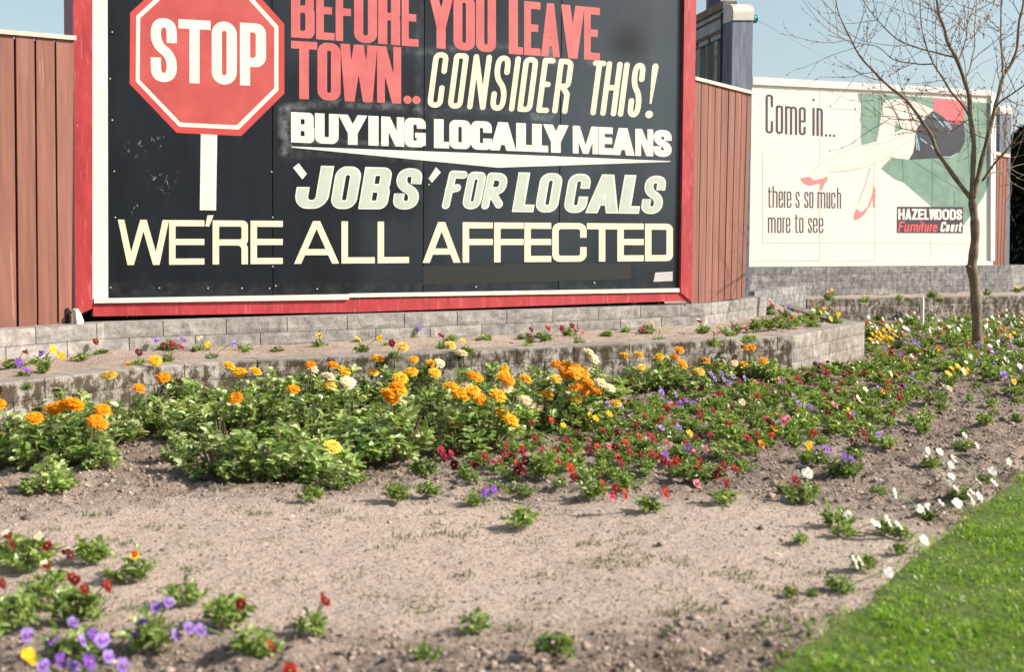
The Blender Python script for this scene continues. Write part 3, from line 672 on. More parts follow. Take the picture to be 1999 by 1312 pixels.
line([('W', 230, 330), ('E', 330, 399), ('R', 415, 484), ('E', 489, 552), ('A', 574, 662), ('L', 666.5, 731.5), ('L', 737, 798.5), ('A', 825, 899), ('F', 903, 962), ('F', 964.5, 1022), ('E', 1023.5, 1076), ('C', 1078, 1145), ('T', 1145.5, 1205), ('E', 1205, 1256.5), ('D', 1259, 1313.5)],
     ((230, 428.5), (1313, 436.5)), ((230, 517.5), (1313, 509.5)), 12.6, 12, TH, M['cream'])
mb = MB(); px_sheet(mb, SG, [(405, 420), (417, 420), (408, 442.5), (400.5, 441)], .0022); mb.build('apostrophe', [M['cream']], sb)
mb = MB(); px_sheet(mb, SG, [(826, 519), (1231, 513.5), (1231, 545), (826, 556)], .0008); mb.build('painted_patch', [M['patch']], sb)
mb = MB(); px_sheet(mb, SG, [(1279, 532), (1313, 530), (1313, 548.5), (1275.5, 550)], .0012); mb.build('sticker', [M['stick']], sb)

# ---------------------------------------------------------------- fences
def fence(name, pl, edges_top, edges_bot, ytop, ybot, capw, label, mat, n_more=0, more_dx=(0, 0), gap=1.1):
    f = empty(name, pl.p(edges_bot[0], ybot(edges_bot[0])), label, 'fence')
    mb = MB(); r = np.random.default_rng(5)
    for i in range(len(edges_top)-1):
        a0, a1, b0, b1 = edges_bot[i]+gap, edges_bot[i+1]-gap, edges_top[i]+gap, edges_top[i+1]-gap; d = r.uniform(0, .006)
        mb.pxprism(pl, [(a0, ybot(a0)), (a1, ybot(a1)), (b1, ytop(b1)), (b0, ytop(b0))], d, d-.018)
    mb.build('boards', [mat], f)
    mb = MB(); a, b_ = edges_top[0], edges_top[-1]; mb.pxprism(pl, [(a, ytop(a)+.5), (b_, ytop(b_)+.5), (b_, ytop(b_)-capw), (a, ytop(a)-capw)], .022, -.06); mb.build('cap_rail', [M['cap']], f)
    mb = MB(); a2, b2 = edges_bot[0], edges_bot[-1]
    mb.pxprism(pl, [(a2, ybot(a2)-3), (b2, ybot(b2)-3), (b_, ytop(b_)+6), (a, ytop(a)+6)], -.022, -.04); mb.build('back_sheet', [M['black_gap']], f)
    return f
LF = Plane(-2.60, 6.80, R(45))
et = [28.5-38*k for k in range(9, 0, -1)]+[28.5, 68, 107.5, 146]; eb = [34.5-39*k for k in range(9, 0, -1)]+[34.5, 73, 113, 141.5]
fence('fence', LF, et, eb, lambda x: 65.5+.085*x, lambda x: 645-.105*x, 8, 'reddish stained paling fence to the left of the black billboard', M['plank'], gap=2.1)
RF = Plane(1.42, 9.12, R(53))
et = [1353, 1368, 1382.5, 1396, 1409, 1422.5, 1435.5, 1448, 1459, 1467]; eb = [1347.5, 1362, 1375.5, 1388.5, 1401, 1413.5, 1426, 1437.5, 1447, 1454.5]
fence('fence', RF, et, eb, lambda x: 155+.25*(x-1352), lambda x: 593-.11*(x-1350), 6, 'faded red paling fence between the black billboard and the grey post', M['plank_end'], gap=.7)
FF = Plane(7.05, 16.62, R(30))
et = [1939, 1945.5, 1952, 1959, 1965, 1970]; eb = [1934, 1940.5, 1946.5, 1952.5, 1958, 1962]
fence('fence', FF, et, eb, lambda x: 301+.2*(x-1939), lambda x: 518-.02*(x-1934), 6, 'short strip of red paling fence at the far right end, beside the white billboard', M['plank'], gap=.6)

# ---------------------------------------------------------------- posts and the hoarding return behind the fence
def capped_post(pl, xl, xr, lean, ytop, ybase, yb_off, capy, depth, label):
    e = empty('timber_post', pl.p((xl+xr)/2, ybase), label, 'post')
    mb = MB(); mb.pxprism(pl, [(xl+lean, ybase), (xr+lean, ybase), (xr, capy-6), (xl, capy-6)], 0, -depth); mb.build('shaft', [M['post']], e)
    # a rolled metal hood over the head
    A = []; k = 9; yc = capy; yt = ytop
    w = pl.p([xl-.5, xr+.5], [capy, capy]); h = (pl.p(xl, ytop)-pl.p(xl, capy))[2]
    mb = MB(); pr = []
    for a in np.linspace(0, PI/2, k): pr.append((.012-.0-(1-math.cos(a))*min(.10, h*.6), h*(1-.55)+h*.55*math.sin(a)))
    pr = [(.012, 0.0)]+pr+[(-depth, h)]
    L0 = [w[0]+pl.n*p[0]+np.array([0, 0, p[1]]) for p in pr]; L1 = [w[1]+pl.n*p[0]+np.array([0, 0, p[1]]) for p in pr]; n = len(pr)
    bl = [p-np.array([0, 0, .0])*0+0 for p in L0]
    V = L0+L1+[w[0]-pl.n*depth, w[1]-pl.n*depth]
    Fs = [(i, i+1, n+i+1, n+i) for i in range(n-1)]+[tuple(range(n))+(2*n,), tuple(range(2*n-1, n-1, -1))[::1]+(2*n+1,), (n-1, 2*n-1, 2*n+1, 2*n)]
    mb.add(np.array(V), Fs, 0); mb.build('metal_hood', [M['metal']], e); return e
PP = Plane(2.05, 10.16, R(20))
capped_post(PP, 1430.5, 1470, -8.5, 4, 577, 0, 39, .16, 'weathered grey timber post with a rolled metal hood, at the end of the right fence')
FP = Plane(7.3, 16.86, R(28))
capped_post(FP, 1952, 1974, -4, 205, 517, 0, 222, .2, 'grey blue timber post with a pale hood at the far right, beside the white billboard')
# return panel, seen along its length
hr = empty('hoarding_return', (1.98, 10.4, .45), 'dark boarded hoarding return with pale fascia, running back behind the red frame', 'hoarding')
RA = -.21; RP = Plane(1.905, 10.34, 0); RP.n = np.array([-math.cos(RA), math.sin(RA), 0]); RP.t = np.array([math.sin(RA), math.cos(RA), 0])
zt = 3.02
def rbox(mb, a0, a1, z0, z1, f0, f1):
    A = [RP.at(a0, z0, f1), RP.at(a1, z0, f1), RP.at(a1, z1, f1), RP.at(a0, z1, f1)]; B = [RP.at(a0, z0, f0), RP.at(a1, z0, f0), RP.at(a1, z1, f0), RP.at(a0, z1, f0)]
    mb.hexa(np.array(A), np.array(B))
mb = MB(); rbox(mb, 0, 5, zt-.03, zt+.035, -.08, .05); mb.build('capping', [M['rust']], hr)
mb = MB(); rbox(mb, 0, 5, zt-.075, zt-.034, -.08, .025); rbox(mb, 0, 5, zt-.19, zt-.10, -.08, .02); mb.build('fascia', [M['ledge']], hr)
mb = MB(); rbox(mb, 0, 5, zt-.098, zt-.077, -.08, .008); rbox(mb, 0, 5, zt-.212, zt-.192, -.08, .008); mb.build('batten', [M['rust']], hr)
mb = MB()
for k in range(22): rbox(mb, .12+k*.22, .12+k*.22+.17, .5, zt-.214, -.06, -.02+(.014 if k % 2 else 0))
mb.build('boards', [M['darkboard']], hr)
mb = MB()
for k in range(16): rbox(mb, .14+k*.3, .14+k*.3+.24, zt-.262, zt-.222, -.018, .012)
mb.build('cleat', [M['ledge']], hr)
mb = MB(); rbox(mb, -.02, .10, .46, zt-.055, -.06, .03); mb.build('end_upright', [M['black_gap']], hr)
hp = empty('steel_post', at_depth(1408, 20, 13.5)*np.array([1, 1, 0]), 'dark navy steel post rising behind the boarded hoarding return', 'post')
mb = MB(); pq = at_depth(1392.5, 20, 13.5); mb.box((pq[0], 13.5, 2.2), (.145, .145, 4.4), 0); mb.build('shaft', [M['navy']], hp)
mb = MB(); mb.box((pq[0], 13.5, 4.41), (.17, .17, .02), 0); mb.build('end_cap', [M['navy']], hp); mb = MB(); mb.box((pq[0], 13.5, .0), (.3, .3, .03), 0); mb.build('base_plate', [M['navy']], hp)
# glass insulator and its wire
gi = empty('insulator', PP.p(1472, 34, -.06), 'green glass insulator on the side of the hooded grey post', 'insulator')
c0 = PP.p(1470.5, 33, -.05)
mb = MB(); ax = PP.t; u = np.linspace(0, 1, 9)
mb.tube([c0+ax*x for x in (0, .012, .02, .03, .045, .05, .062, .07)], [.024, .036, .045, .042, .026, .040, .034, .012], 14); mb.build('glass_bell', [M['glass']], gi, smooth=True)
mb = MB(); mb.tube([c0-ax*.05, c0+ax*.015], [.008, .008], 8); mb.build('pin', [M['rust']], gi)
w0 = c0+ax*.05; w1 = at_depth(1640, 128, 16.0); w2 = at_depth(1990, 300, 22.0)
pts = [w0+(w1-w0)*k for k in np.linspace(0, 1, 14)]; mb = MB(); mb.tube(pts+[w2], .003, 5); tag(mb.build('wire', [M['wire']], origin=w0), 'thin wire running down to the right from the green insulator', 'wire')
# ---------------------------------------------------------------- white billboard beyond
WB = Plane(6.93, 16.5, R(24.2))
bw = [tuple(WB.p(x, 548, .20)[:2]) for x in (1395, 1600, 1800, 1952)]
wv = np.array([math.cos(R(52)), math.sin(R(52))]); bw.append(tuple(np.array(bw[-1])+wv*.95))
wall('block_wall', bw, .625, 5, M['block_far'], 'grey streaked block base wall underneath the white billboard', rough=.006, thick=.24)
wb = empty('billboard', WB.p(1680, 520), 'white furniture billboard with a seated woman’s legs on green drapery', 'billboard')
M['board'] = mottled('white_board', (.665, .63, .55), (.70, .665, .585), 2, .5)
M['bframe'] = mottled('pinkish_frame', (.60, .55, .52), (.70, .66, .63), 6, .6)
M['bframe2'] = plain('white_frame', (.80, .78, .74), .5, .05)
M['drape'] = mottled('green_drapery', (.12, .22, .165), (.18, .30, .225), 5, .55, None)
M['skin'] = plain('painted_skin', (.68, .61, .53), .55, .03, 4)
M['shoe'] = plain('pink_shoe', (.66, .20, .20), .5, .08, 6)
M['skirt'] = mottled('navy_skirt', (.010, .013, .021), (.022, .028, .042), 6, .5)
M['blouse'] = plain('red_blouse', (.66, .13, .15), .5, .08, 6)
M['sky_line'] = plain('pale_blue_strokes', (.32, .50, .62), .5)
M['ink'] = plain('dark_purple_ink', (.05, .032, .055), .5)
M['faint'] = plain('faint_line', (.42, .36, .36), .6)
M['dline'] = plain('drapery_line', (.05, .12, .09), .6)
M['logo_red'] = plain('logo_red', (.72, .10, .10), .5)
for (xa, xb) in ((1458, 1599.2), (1600, 1707.4), (1708.2, 1816.6), (1817.4, 1931)):
    ytop = lambda x: 165.5+(x-1480)*.0465
    mb = MB(); mb.pxprism(WB, [(xa, 509), (xb, 508), (xb, ytop(xb)), (xa+(10 if xa < 1460 else 0), ytop(xa))], 0, -.02); mb.build('panel', [M['board']], wb)
mb = MB(); mb.pxprism(WB, [(1467, 165), (1931, 187.0), (1924, 176), (1467, 149.5)], .03, -.05); mb.build('frame_top', [M['bframe']], wb)
mb = MB()
A = [(1931, 509), (1938.5, 509), (1941.5, 190), (1938, 181), (1931, 177.5), (1924, 176), (1931, 188)]
px = MB(); P3 = WB.p([p[0] for p in A], [p[1] for p in A]); mb.hexa(P3+WB.n*.034, P3-WB.n*.05); mb.build('frame_side', [M['bframe2']], wb)
mb = MB(); mb.pxprism(WB, [(1455, 521), (1936, 517.5), (1936, 509), (1456, 509.7)], .025, -.05); mb.build('frame_bottom', [M['board']], wb)
mb = MB(); mb.pxprism(WB, [(1458, 524), (1936, 520.5), (1936, 518), (1458, 521.5)], -.01, -.06); mb.build('gap_shade_strip', [M['black_gap']], wb)  # black strip put in for the shade in the gap under the board
mb = MB(); mb.pxprism(WB, [(1462, 500), (1925, 500), (1925, 205), (1470, 185)], -.022, -.06); mb.build('backing_board', [M['black_gap']], wb)
q = lambda pts: [(1480+x/3.976, 160+y/3.976) for x, y in pts]
mb = MB(); px_shape(mb, WB, q([(770, 84), (1355, 118), (1795, 163), (1788, 790), (1750, 890), (1650, 1040), (1590, 1115), (1345, 967), (1220, 860), (1130, 780), (1060, 755), (950, 670), (1030, 590), (930, 460), (800, 490), (795, 400), (800, 330), (788, 290), (800, 240), (800, 170), (778, 130)]), .0010); mb.build('drapery', [M['drape']], wb)
mb = MB()
px_shape(mb, WB, q([(920, 460), (945, 330), (962, 190), (985, 145), (1050, 128), (1150, 135), (1250, 160), (1362, 215), (1290, 280), (1240, 340), (1222, 400), (1217, 480), (1203, 550), (1172, 602), (1080, 592), (1030, 580), (950, 672), (912, 800), (862, 920), (790, 1010), (756, 1000), (780, 930), (830, 800), (868, 665), (700, 688), (545, 702), (490, 745), (400, 750), (430, 680), (520, 610), (640, 545), (780, 492)]), .0020); mb.build('painted_legs', [M['skin']], wb)
mb = MB(); px_shape(mb, WB, q([(1066, 300), (1126, 360), (1058, 392)]), .0030, step=.8); mb.build('drapery_gap', [M['drape']], wb)
mb = MB()
for l in ([(430, 680), (520, 610), (640, 545), (780, 492), (1000, 470), (1140, 400)], [(545, 702), (700, 688), (850, 655), (1000, 595), (1100, 500), (1217, 440)], [(868, 665), (830, 800), (780, 930)], [(905, 620), (900, 720), (890, 830)], [(1000, 205), (1100, 195), (1180, 230)]):
    px_line(mb, WB, q(l), 1.0, .0030, step=.7)
px_line(mb, WB, [(1489, 296), (1488.5, 474.5), (1895, 475.5)], 1.2, .0010, step=.8); px_line(mb, WB, [(1621, 211.5), (1667, 214)], 1.6, .0010, step=.7)
mb.build('outline', [M['faint']], wb)
mb = MB(); px_shape(mb, WB, q([(325, 745), (400, 735), (430, 762), (500, 750), (535, 730), (540, 755), (515, 790), (492, 840), (480, 836), (488, 782), (440, 795), (400, 805), (355, 785)]), .0030, step=.8); mb.build('painted_shoe', [M['shoe']], wb)
mb = MB(); px_shape(mb, WB, q([(760, 985), (800, 1010), (850, 970), (885, 880), (897, 802), (911, 840), (905, 972), (893, 972), (890, 900), (860, 970), (820, 1030), (780, 1065), (742, 1070), (745, 1030)]), .0030, step=.8); mb.build('painted_shoe', [M['shoe']], wb)
mb = MB(); px_shape(mb, WB, q([(1365, 128), (1612, 150), (1590, 325), (1480, 320), (1440, 270), (1360, 215)]), .0020); mb.build('painted_blouse', [M['blouse']], wb)
mb = MB(); px_shape(mb, WB, q([(1355, 222), (1440, 270), (1480, 322), (1592, 325), (1606, 400), (1600, 470), (1560, 550), (1480, 590), (1350, 592), (1168, 603), (1200, 550), (1215, 480), (1218, 400), (1240, 340), (1290, 278)]), .0030); mb.build('painted_skirt', [M['skirt']], wb)
mb = MB()
for l in ([(1355, 250), (1400, 300), (1440, 345)], [(1440, 300), (1475, 345), (1500, 365)], [(1222, 400), (1240, 470), (1250, 530)], [(1225, 440), (1232, 525)], [(1255, 435), (1310, 475)], [(1340, 490), (1390, 550), (1420, 580), (1490, 582), (1550, 550)], [(1245, 335), (1300, 275)], [(1460, 310), (1500, 350)]): px_line(mb, WB, q(l), 1.8, .0040, step=.7)
mb.build('skirt_strokes', [M['sky_line']], wb)
mb = MB()
for l in ([(1120, 590), (1125, 770)], [(1190, 608), (1600, 860)], [(1350, 600), (1350, 960)], [(1340, 590), (1600, 770)], [(800, 330), (930, 410)], [(805, 180), (930, 260)], [(940, 95), (935, 330)], [(1180, 110), (1360, 165)], [(1600, 600), (1650, 560), (1680, 480)], [(1520, 850), (1525, 965)], [(1620, 360), (1640, 700)], [(1700, 170), (1720, 520)]): mb = MB(); px_line(mb, WB, q(l), 1.1, .0020, step=.7); mb.build('drapery_fold', [M['dline']], wb)
LC = dict(low=1, xh=.73, lr=.5); q1 = lambda v: 1480+v/3.976; qy = lambda v: 160+v/3.976
def ink(*a_, **k_):
    mb = MB(); text_line(mb, WB, *a_, **k_); mb.build('lettering', [M['ink']], wb)
L3 = lambda s: [(c, q1(a), q1(b_)) for c, a, b_ in s]
ink(L3([('C', 57, 116), ('o', 136, 194), ('m', 208, 303), ('e', 315, 370), ('i', 413, 447), ('n', 452, 503), ('.', 517, 537), ('.', 549, 569), ('.', 578, 600)]), ((q1(57), qy(92)), (q1(503), qy(122))), ((q1(57), qy(396)), (q1(503), qy(420))), 4.6, 4.2, LC, .0012, step=.5)
LS = dict(low=1, xh=.76, lr=.5)
ink(L3([('t', 76, 103), ('h', 112, 150), ('e', 159, 192), ('r', 199, 218), ('e', 222, 258), ('s', 290, 322), ('s', 358, 390), ('o', 397, 429), ('m', 460, 521), ('u', 530, 559), ('c', 567, 600), ('h', 612, 644)]), ((q1(76), qy(803)), (q1(644), qy(818))), ((q1(76), qy(974)), (q1(644), qy(982))), 2.6, 2.6, LS, .0012, step=.4)
ink(L3([('m', 76, 136), ('o', 147, 181), ('r', 189, 209), ('e', 215, 250), ('t', 284, 311), ('o', 318, 352), ('s', 387, 417), ('e', 425, 461), ('e', 470, 506)]), ((q1(76), qy(1012)), (q1(506), qy(1018))), ((q1(76), qy(1172)), (q1(506), qy(1172))), 2.6, 2.6, LS, .0012, step=.4)
lg = obj('logo_plate', None, wb)
mb = MB(); px_sheet(mb, WB, q([(1078, 967), (1590, 969), (1588, 1173), (1076, 1171)]), .0030); mb.build('plate', [M['ink']], lg)
mb = MB(); xs_ = [1086, 1140, 1192, 1240, 1288, 1326, 1378, 1428, 1486, 1538, 1585]
text_line(mb, WB, [(c, q1(xs_[i]), q1(xs_[i+1]-(4 if c != 'W' else -8))) for i, c in enumerate('HAZELWOODS')], ((q1(1086), qy(983)), (q1(1585), qy(988))), ((q1(1086), qy(1068)), (q1(1585), qy(1070))), 4.2, 4.0, dict(r=.45, em=.95, c0=.4, c1=.6), .0040, step=.4)
LF2 = dict(low=1, xh=.72, lr=.5)
text_line(mb, WB, [(c, q1(a), q1(b_)) for c, a, b_ in [('C', 1410, 1462), ('o', 1452, 1492), ('u', 1488, 1528), ('r', 1524, 1554), ('t', 1550, 1588)]], ((q1(1410), qy(1083)), (q1(1588), qy(1085))), ((q1(1410), qy(1163)), (q1(1588), qy(1162))), 3.6, 3.4, LF2, .0040, 18, step=.4); mb.build('lettering', [M['white_l']], lg)
mb = MB(); fx = [(1085, 1130), (1130, 1172), (1176, 1204), (1202, 1242), (1243, 1259), (1258, 1286), (1286, 1324), (1326, 1352), (1350, 1390)]
text_line(mb, WB, [(c, q1(fx[i][0]), q1(fx[i][1]+6)) for i, c in enumerate('Furniture')], ((q1(1085), qy(1082)), (q1(1390), qy(1083))), ((q1(1085), qy(1162)), (q1(1390), qy(1163))), 2.9, 2.9, LF2, .0040, 16, step=.4); mb.build('lettering', [M['logo_red']], lg)

# ---------------------------------------------------------------- bare young tree
tb = on_z(1909, 684, 0.0); TY = tb[1]
tr = empty('bare_tree', tb, 'slim leafless young tree in the flower bed before the white billboard', 'tree')
m, t, b = nt('bark'); f = noise(t, 26, 5, (1, 1, .5)); c = mixc(t, ramp(t, f, [(.35, 0.0), (.65, 1.0)]), (.105, .072, .04), (.21, .155, .095)); f2 = noise(t, 60, 3)
c = mixc(t, ramp(t, f2, [(.6, 0.0), (.7, .7)]), c, (.42, .38, .32)); t.links.new(c, b.inputs['Base Color']); b.inputs['Roughness'].default_value = .8; bump(t, b, f, .5, .01); M['bark'] = m
M['twig'] = mottled('twig_bark', (.17, .115, .08), (.30, .21, .16), 30, .7)
def trace(pts, d0, d1):
    n = len(pts); r = []
    for i, (x, y) in enumerate(pts): r.append(at_depth(x, y, TY+d0+(d1-d0)*i/(n-1)))
    return np.array(r)
def smooth_line(P, k=4):
    P = np.asarray(P); n = len(P); o = []
    for i in range(n-1):
        p0, p1, p2, p3 = P[max(i-1, 0)], P[i], P[i+1], P[min(i+2, n-1)]
        for t_ in np.linspace(0, 1, k, endpoint=False): o.append(.5*((2*p1)+(p2-p0)*t_+(2*p0-5*p1+4*p2-p3)*t_**2+(3*p1-p0-3*p2+p3)*t_**3))
    o.append(P[-1]); return np.array(o)
tr_px = [(1909.5, 690), (1907.5, 640), (1905, 590), (1901, 545), (1897.5, 522), (1900.5, 495), (1903.5, 462), (1902.5, 430), (1899, 400), (1898, 388)]
mb = MB(); L = smooth_line(trace(tr_px, 0, 0), 6); k = np.linspace(0, 1, len(L)); rad = .045-.013*k+.003*np.sin(k*37)
rad = rad+.008*np.exp(-((L[:, 2]-.71)/.03)**2)+.004*np.exp(-((L[:, 2]-1.10)/.02)**2)+.02*np.exp(-(L[:, 2]/.04)); mb.tube(L, rad, 14)
kp = trace([(1892, 521), (1886, 520)], -.02, -.03); mb.tube(np.vstack([L[len(L)*4//9][None], kp]), [.03, .022, .012], 8)
mb.build('trunk', [M['bark']], tr, smooth=True)
limbs = [([(1899, 391), (1878, 365), (1847, 322), (1829, 294), (1819, 266), (1801, 238), (1770, 196), (1735, 168), (1707, 140), (1679, 109), (1658, 70), (1636, 21), (1628, -30)], 0, .8, .024, .005),
         ([(1898, 390), (1899, 333), (1901, 280), (1894, 228), (1892, 189), (1882, 154), (1868, 116), (1850, 81), (1843, 53), (1833, 28), (1829, 0), (1820, -60)], 0, .5, .028, .012),
         ([(1899, 390), (1913, 329), (1927, 273), (1941, 217), (1950, 182), (1959, 147), (1973, 126), (1985, 95), (1989, 45), (1997, 10), (2003, -50)], 0, .25, .026, .010),
         ([(1893, 226), (1878, 203), (1857, 179), (1840, 151), (1822, 123), (1808, 88), (1798, 42), (1795, -40)], .27, .9, .014, .005),
         ([(1866, 112), (1850, 108), (1826, 102), (1787, 91), (1749, 74), (1714, 39), (1689, 7), (1675, -20)], .45, 1.2, .010, .004),
         ([(1822, 124), (1800, 125), (1784, 123), (1745, 116), (1714, 91), (1679, 84), (1615, 67)], .5, 1.2, .008, .003),
         ([(1959, 150), (1956, 105), (1954, 60), (1955, 0), (1958, -40)], -.25, .6, .011, .006),
         ([(1944, 208), (1955, 196), (1966, 189), (1987, 175), (2010, 158), (2040, 140)], -.2, -.8, .010, .005),
         ([(1918, 352), (1930, 335), (1941, 319), (1955, 303), (1966, 291), (1994, 259), (2020, 225)], -.08, -.9, .012, .006),
         ([(1923, 347), (1931, 340), (1950, 334), (1966, 329), (1997, 320), (2040, 312)], -.1, .6, .008, .003),
         ([(1882, 154), (1893, 135), (1898, 110), (1903, 88), (1902, 60), (1905, 20), (1908, -30)], .36, .9, .008, .004),
         ([(1871, 118), (1878, 100), (1887, 70), (1888, 50), (1897, 25), (1904, 0)], .42, .7, .009, .004),
         ([(1840, 36), (1825, 22), (1808, 6), (1795, -8)], .62, 1.0, .007, .003),
         ([(1850, 60), (1880, 35), (1903, 12), (1920, -8)], .62, 1.3, .006, .003),
         ([(1829, 270), (1800, 258), (1770, 252), (1745, 246)], .3, .7, .006, .002),
         ([(1894, 230), (1860, 255), (1848, 262), (1825, 250)], .2, .5, .005, .002),
         ([(1925, 270), (1905, 262), (1890, 243), (1872, 235), (1850, 240)], -.15, .3, .006, .002),
         ([(1809, 250), (1790, 235), (1745, 232), (1718, 221), (1690, 195)], .35, .6, .006, .002)]
twigs = MB(); tr_r = np.random.default_rng(21)
def twig(p, d, ln, r0, depth):
    n = 5; P = [p]; d = d/np.linalg.norm(d)
    for i in range(n):
        d = d+tr_r.normal(0, .13, 3)+np.array([0, 0, .05]); d /= np.linalg.norm(d); P.append(P[-1]+d*ln/n)
    P = np.array(P); twigs.tube(P, np.linspace(r0, r0*.45, n+1), 4, cap=False)
    for i in range(1, n+1):      # buds
        if tr_r.random() < .55:
            c = P[i]+tr_r.normal(0, .004, 3); s = tr_r.uniform(.004, .0085)
            twigs.add(c+s*np.array([(1, 0, 0), (-1, 0, 0), (0, 1, 0), (0, -1, 0), (0, 0, 1.5), (0, 0, -1.2)]), [(0, 2, 4), (2, 1, 4), (1, 3, 4), (3, 0, 4), (2, 0, 5), (1, 2, 5), (3, 1, 5), (0, 3, 5)])
        if depth > 0 and tr_r.random() < .5:
            twig(P[i], d+tr_r.normal(0, .75, 3), ln*tr_r.uniform(.35, .65), r0*.6, depth-1)
for pts, d0, d1, r0, r1 in limbs:
    L = smooth_line(trace(pts, d0, d1), 5); mb = MB(); k = np.linspace(0, 1, len(L)); mb.tube(L, .86*(r0+(r1-r0)*k)*(1+.10*np.sin(k*61)), 8); mb.build('limb', [M['bark']], tr, smooth=True)
    seg = np.linalg.norm(np.diff(L, axis=0), axis=1).sum(); nt_ = int(3+seg*4.5)
    for _ in range(nt_):
        i = int(tr_r.uniform(.22, 1)*(len(L)-2)); d = L[i+1]-L[i]; d /= np.linalg.norm(d)+1e-9
        s = tr_r.normal(0, 1, 3); s -= d*(s@d); s /= np.linalg.norm(s); s[2] += .25
        twig(L[i], d*.55+s*.9, tr_r.uniform(.25, .75), .0031+.0010*tr_r.random(), 1)
twigs.build('twigs', [M['twig']], tr)

# ---------------------------------------------------------------- garden stakes and odds and ends
M['stake'] = mottled('pale_stake', (.78, .74, .68), (.68, .63, .56), 12, .8, (4, 4, .6))
def stake(x0, y0, x1, y1, w, label):
    b0 = on_z(x0, y0, 0); Pt = at_depth(x1, y1, b0[1]); e = MB(); d = Pt-b0; h = w/2
    ring = lambda p, k: np.array([p+1.3*h*k*np.array([math.cos(q_), math.sin(q_), 0]) for q_ in (R(190), R(280), R(10), R(100))])
    e.hexa(ring(Pt-d*.06, 1), ring(b0-np.array([0, 0, .05]), 1)); e.hexa(ring(Pt, .75), ring(Pt-d*.06, 1)); tag(e.build('garden_stake', [M['stake']], origin=b0), label, 'stake')
stake(1799.5, 652, 1800.5, 580, .034, 'pale square wooden stake among the white pansies, left of the tree')
stake(1753.5, 580, 1755, 549, .03, 'thin grey stake at the foot of the white billboard base wall')
stake(1996.5, 684, 1992, 652, .012, 'thin pale cane at the right edge, right of the tree')
off = MB(); A = LF.p([136.5, 141, 148, 153, 150.5, 140], [604, 601.5, 612, 626, 632, 632.5]); off.hexa(A+LF.n*.075, A+LF.n*.03); oo = off.build('timber_offcut', [M['white']], origin=A[4]); tag(oo, 'pale broken timber offcut leaning at the bottom left corner of the red frame', 'timber')
nb = MB(); A = LF.p([127.5, 131.5, 139, 137, 133.2, 133, 127.5], [602, 600.5, 611, 613.5, 604.5, 631.5, 632]); nb.hexa(A+LF.n*.012, A+LF.n*.007); nb.build('notch_shade', [M['black_gap']], bpy.data.objects['fence'])  # black patch laid on the boards for the shade inside a hole
# ---------------------------------------------------------------- evergreen at the far right
def leafset(n, P, D, Ln, Wd, seed, fold=.25, droop=.25, rows=3):
    """n leaves: V-folded strips; P base points, D directions, lengths and widths"""
    r = np.random.default_rng(seed); D = D/np.linalg.norm(D, axis=1)[:, None]; up = np.array([0, 0, 1.0])+r.normal(0, .35, (n, 3))
    Sd = np.cross(D, up); Sd /= np.linalg.norm(Sd, axis=1)[:, None]+1e-9; Nn = np.cross(Sd, D)
    prof = {4: [.22, .58, .96, 1.0, .5], 3: [.26, .86, 1.0, .36], 2: [.3, 1.0, .08]}[rows]; V = []
    for k in range(rows+1):
        f = k/rows; c = P+D*(Ln*f)[:, None]-Nn*(droop*Ln*f*f)[:, None]; w = (Wd*prof[k]*.5)[:, None]
        V += [c-Sd*w+Nn*w*fold*2, c, c+Sd*w+Nn*w*fold*2]
    V = np.stack(V, 1); q = []
    for k in range(rows): a = 3*k; q += [(a, a+1, a+4, a+3), (a+1, a+2, a+5, a+4)]
    Fq = (np.array(q)[None]+(3*(rows+1))*np.arange(n)[:, None, None]).reshape(-1, 4)
    return V.reshape(-1, 3), Fq
def leaf_mat(name, cols, trans=.25, rough=.42, spec=.5, patch=False):
    m, t, b = nt(name); g = t.nodes.new('ShaderNodeNewGeometry'); oi = t.nodes.new('ShaderNodeObjectInfo')
    r = t.nodes.new('ShaderNodeValToRGB'); e = r.color_ramp.elements
    while len(e) < len(cols): e.new(.5)
    for i, (q_, c) in enumerate(zip(e, cols)): q_.position = i/(len(cols)-1); q_.color = (*c, 1)
    t.links.new(g.outputs['Random Per Island'], r.inputs[0]); k = ramp(t, oi.outputs['Random'], [(0, .82), (1, 1.2)]); c = mixc(t, 1.0, r.outputs[0], k, 'MULTIPLY')
    if patch: c = mixc(t, 1.0, c, ramp(t, noise(t, 9, 5, None, .7), [(.35, .72), (.62, 1.2)]), 'MULTIPLY')
    t.links.new(c, b.inputs['Base Color']); b.inputs['Roughness'].default_value = rough; b.inputs['Specular IOR Level'].default_value = spec
    tl = t.nodes.new('ShaderNodeBsdfTranslucent'); c2 = mixc(t, 1.0, c, (1.5, 1.6, .7), 'MULTIPLY'); t.links.new(c2, tl.inputs[0]); mx = t.nodes.new('ShaderNodeMixShader'); mx.inputs[0].default_value = trans
    t.links.new(b.outputs[0], mx.inputs[1]); t.links.new(tl.outputs[0], mx.inputs[2]); t.links.new(mx.outputs[0], t.nodes['Material Output'].inputs[0]); return m
M['evergreen'] = leaf_mat('evergreen_leaves', [(.004, .010, .004), (.009, .020, .007), (.03, .055, .014)], .06)
hg = empty('evergreen_tree', (10.0, 19.6, 0), 'dense dark evergreen at the far right edge, behind the hooded post', 'tree')
mb = MB(); mb.tube([(0+10, 19.6, 0), (10.05, 19.6, 1.6), (10, 19.65, 3.2)], [.16, .12, .05], 10); mb.build('trunk', [M['bark']], hg)
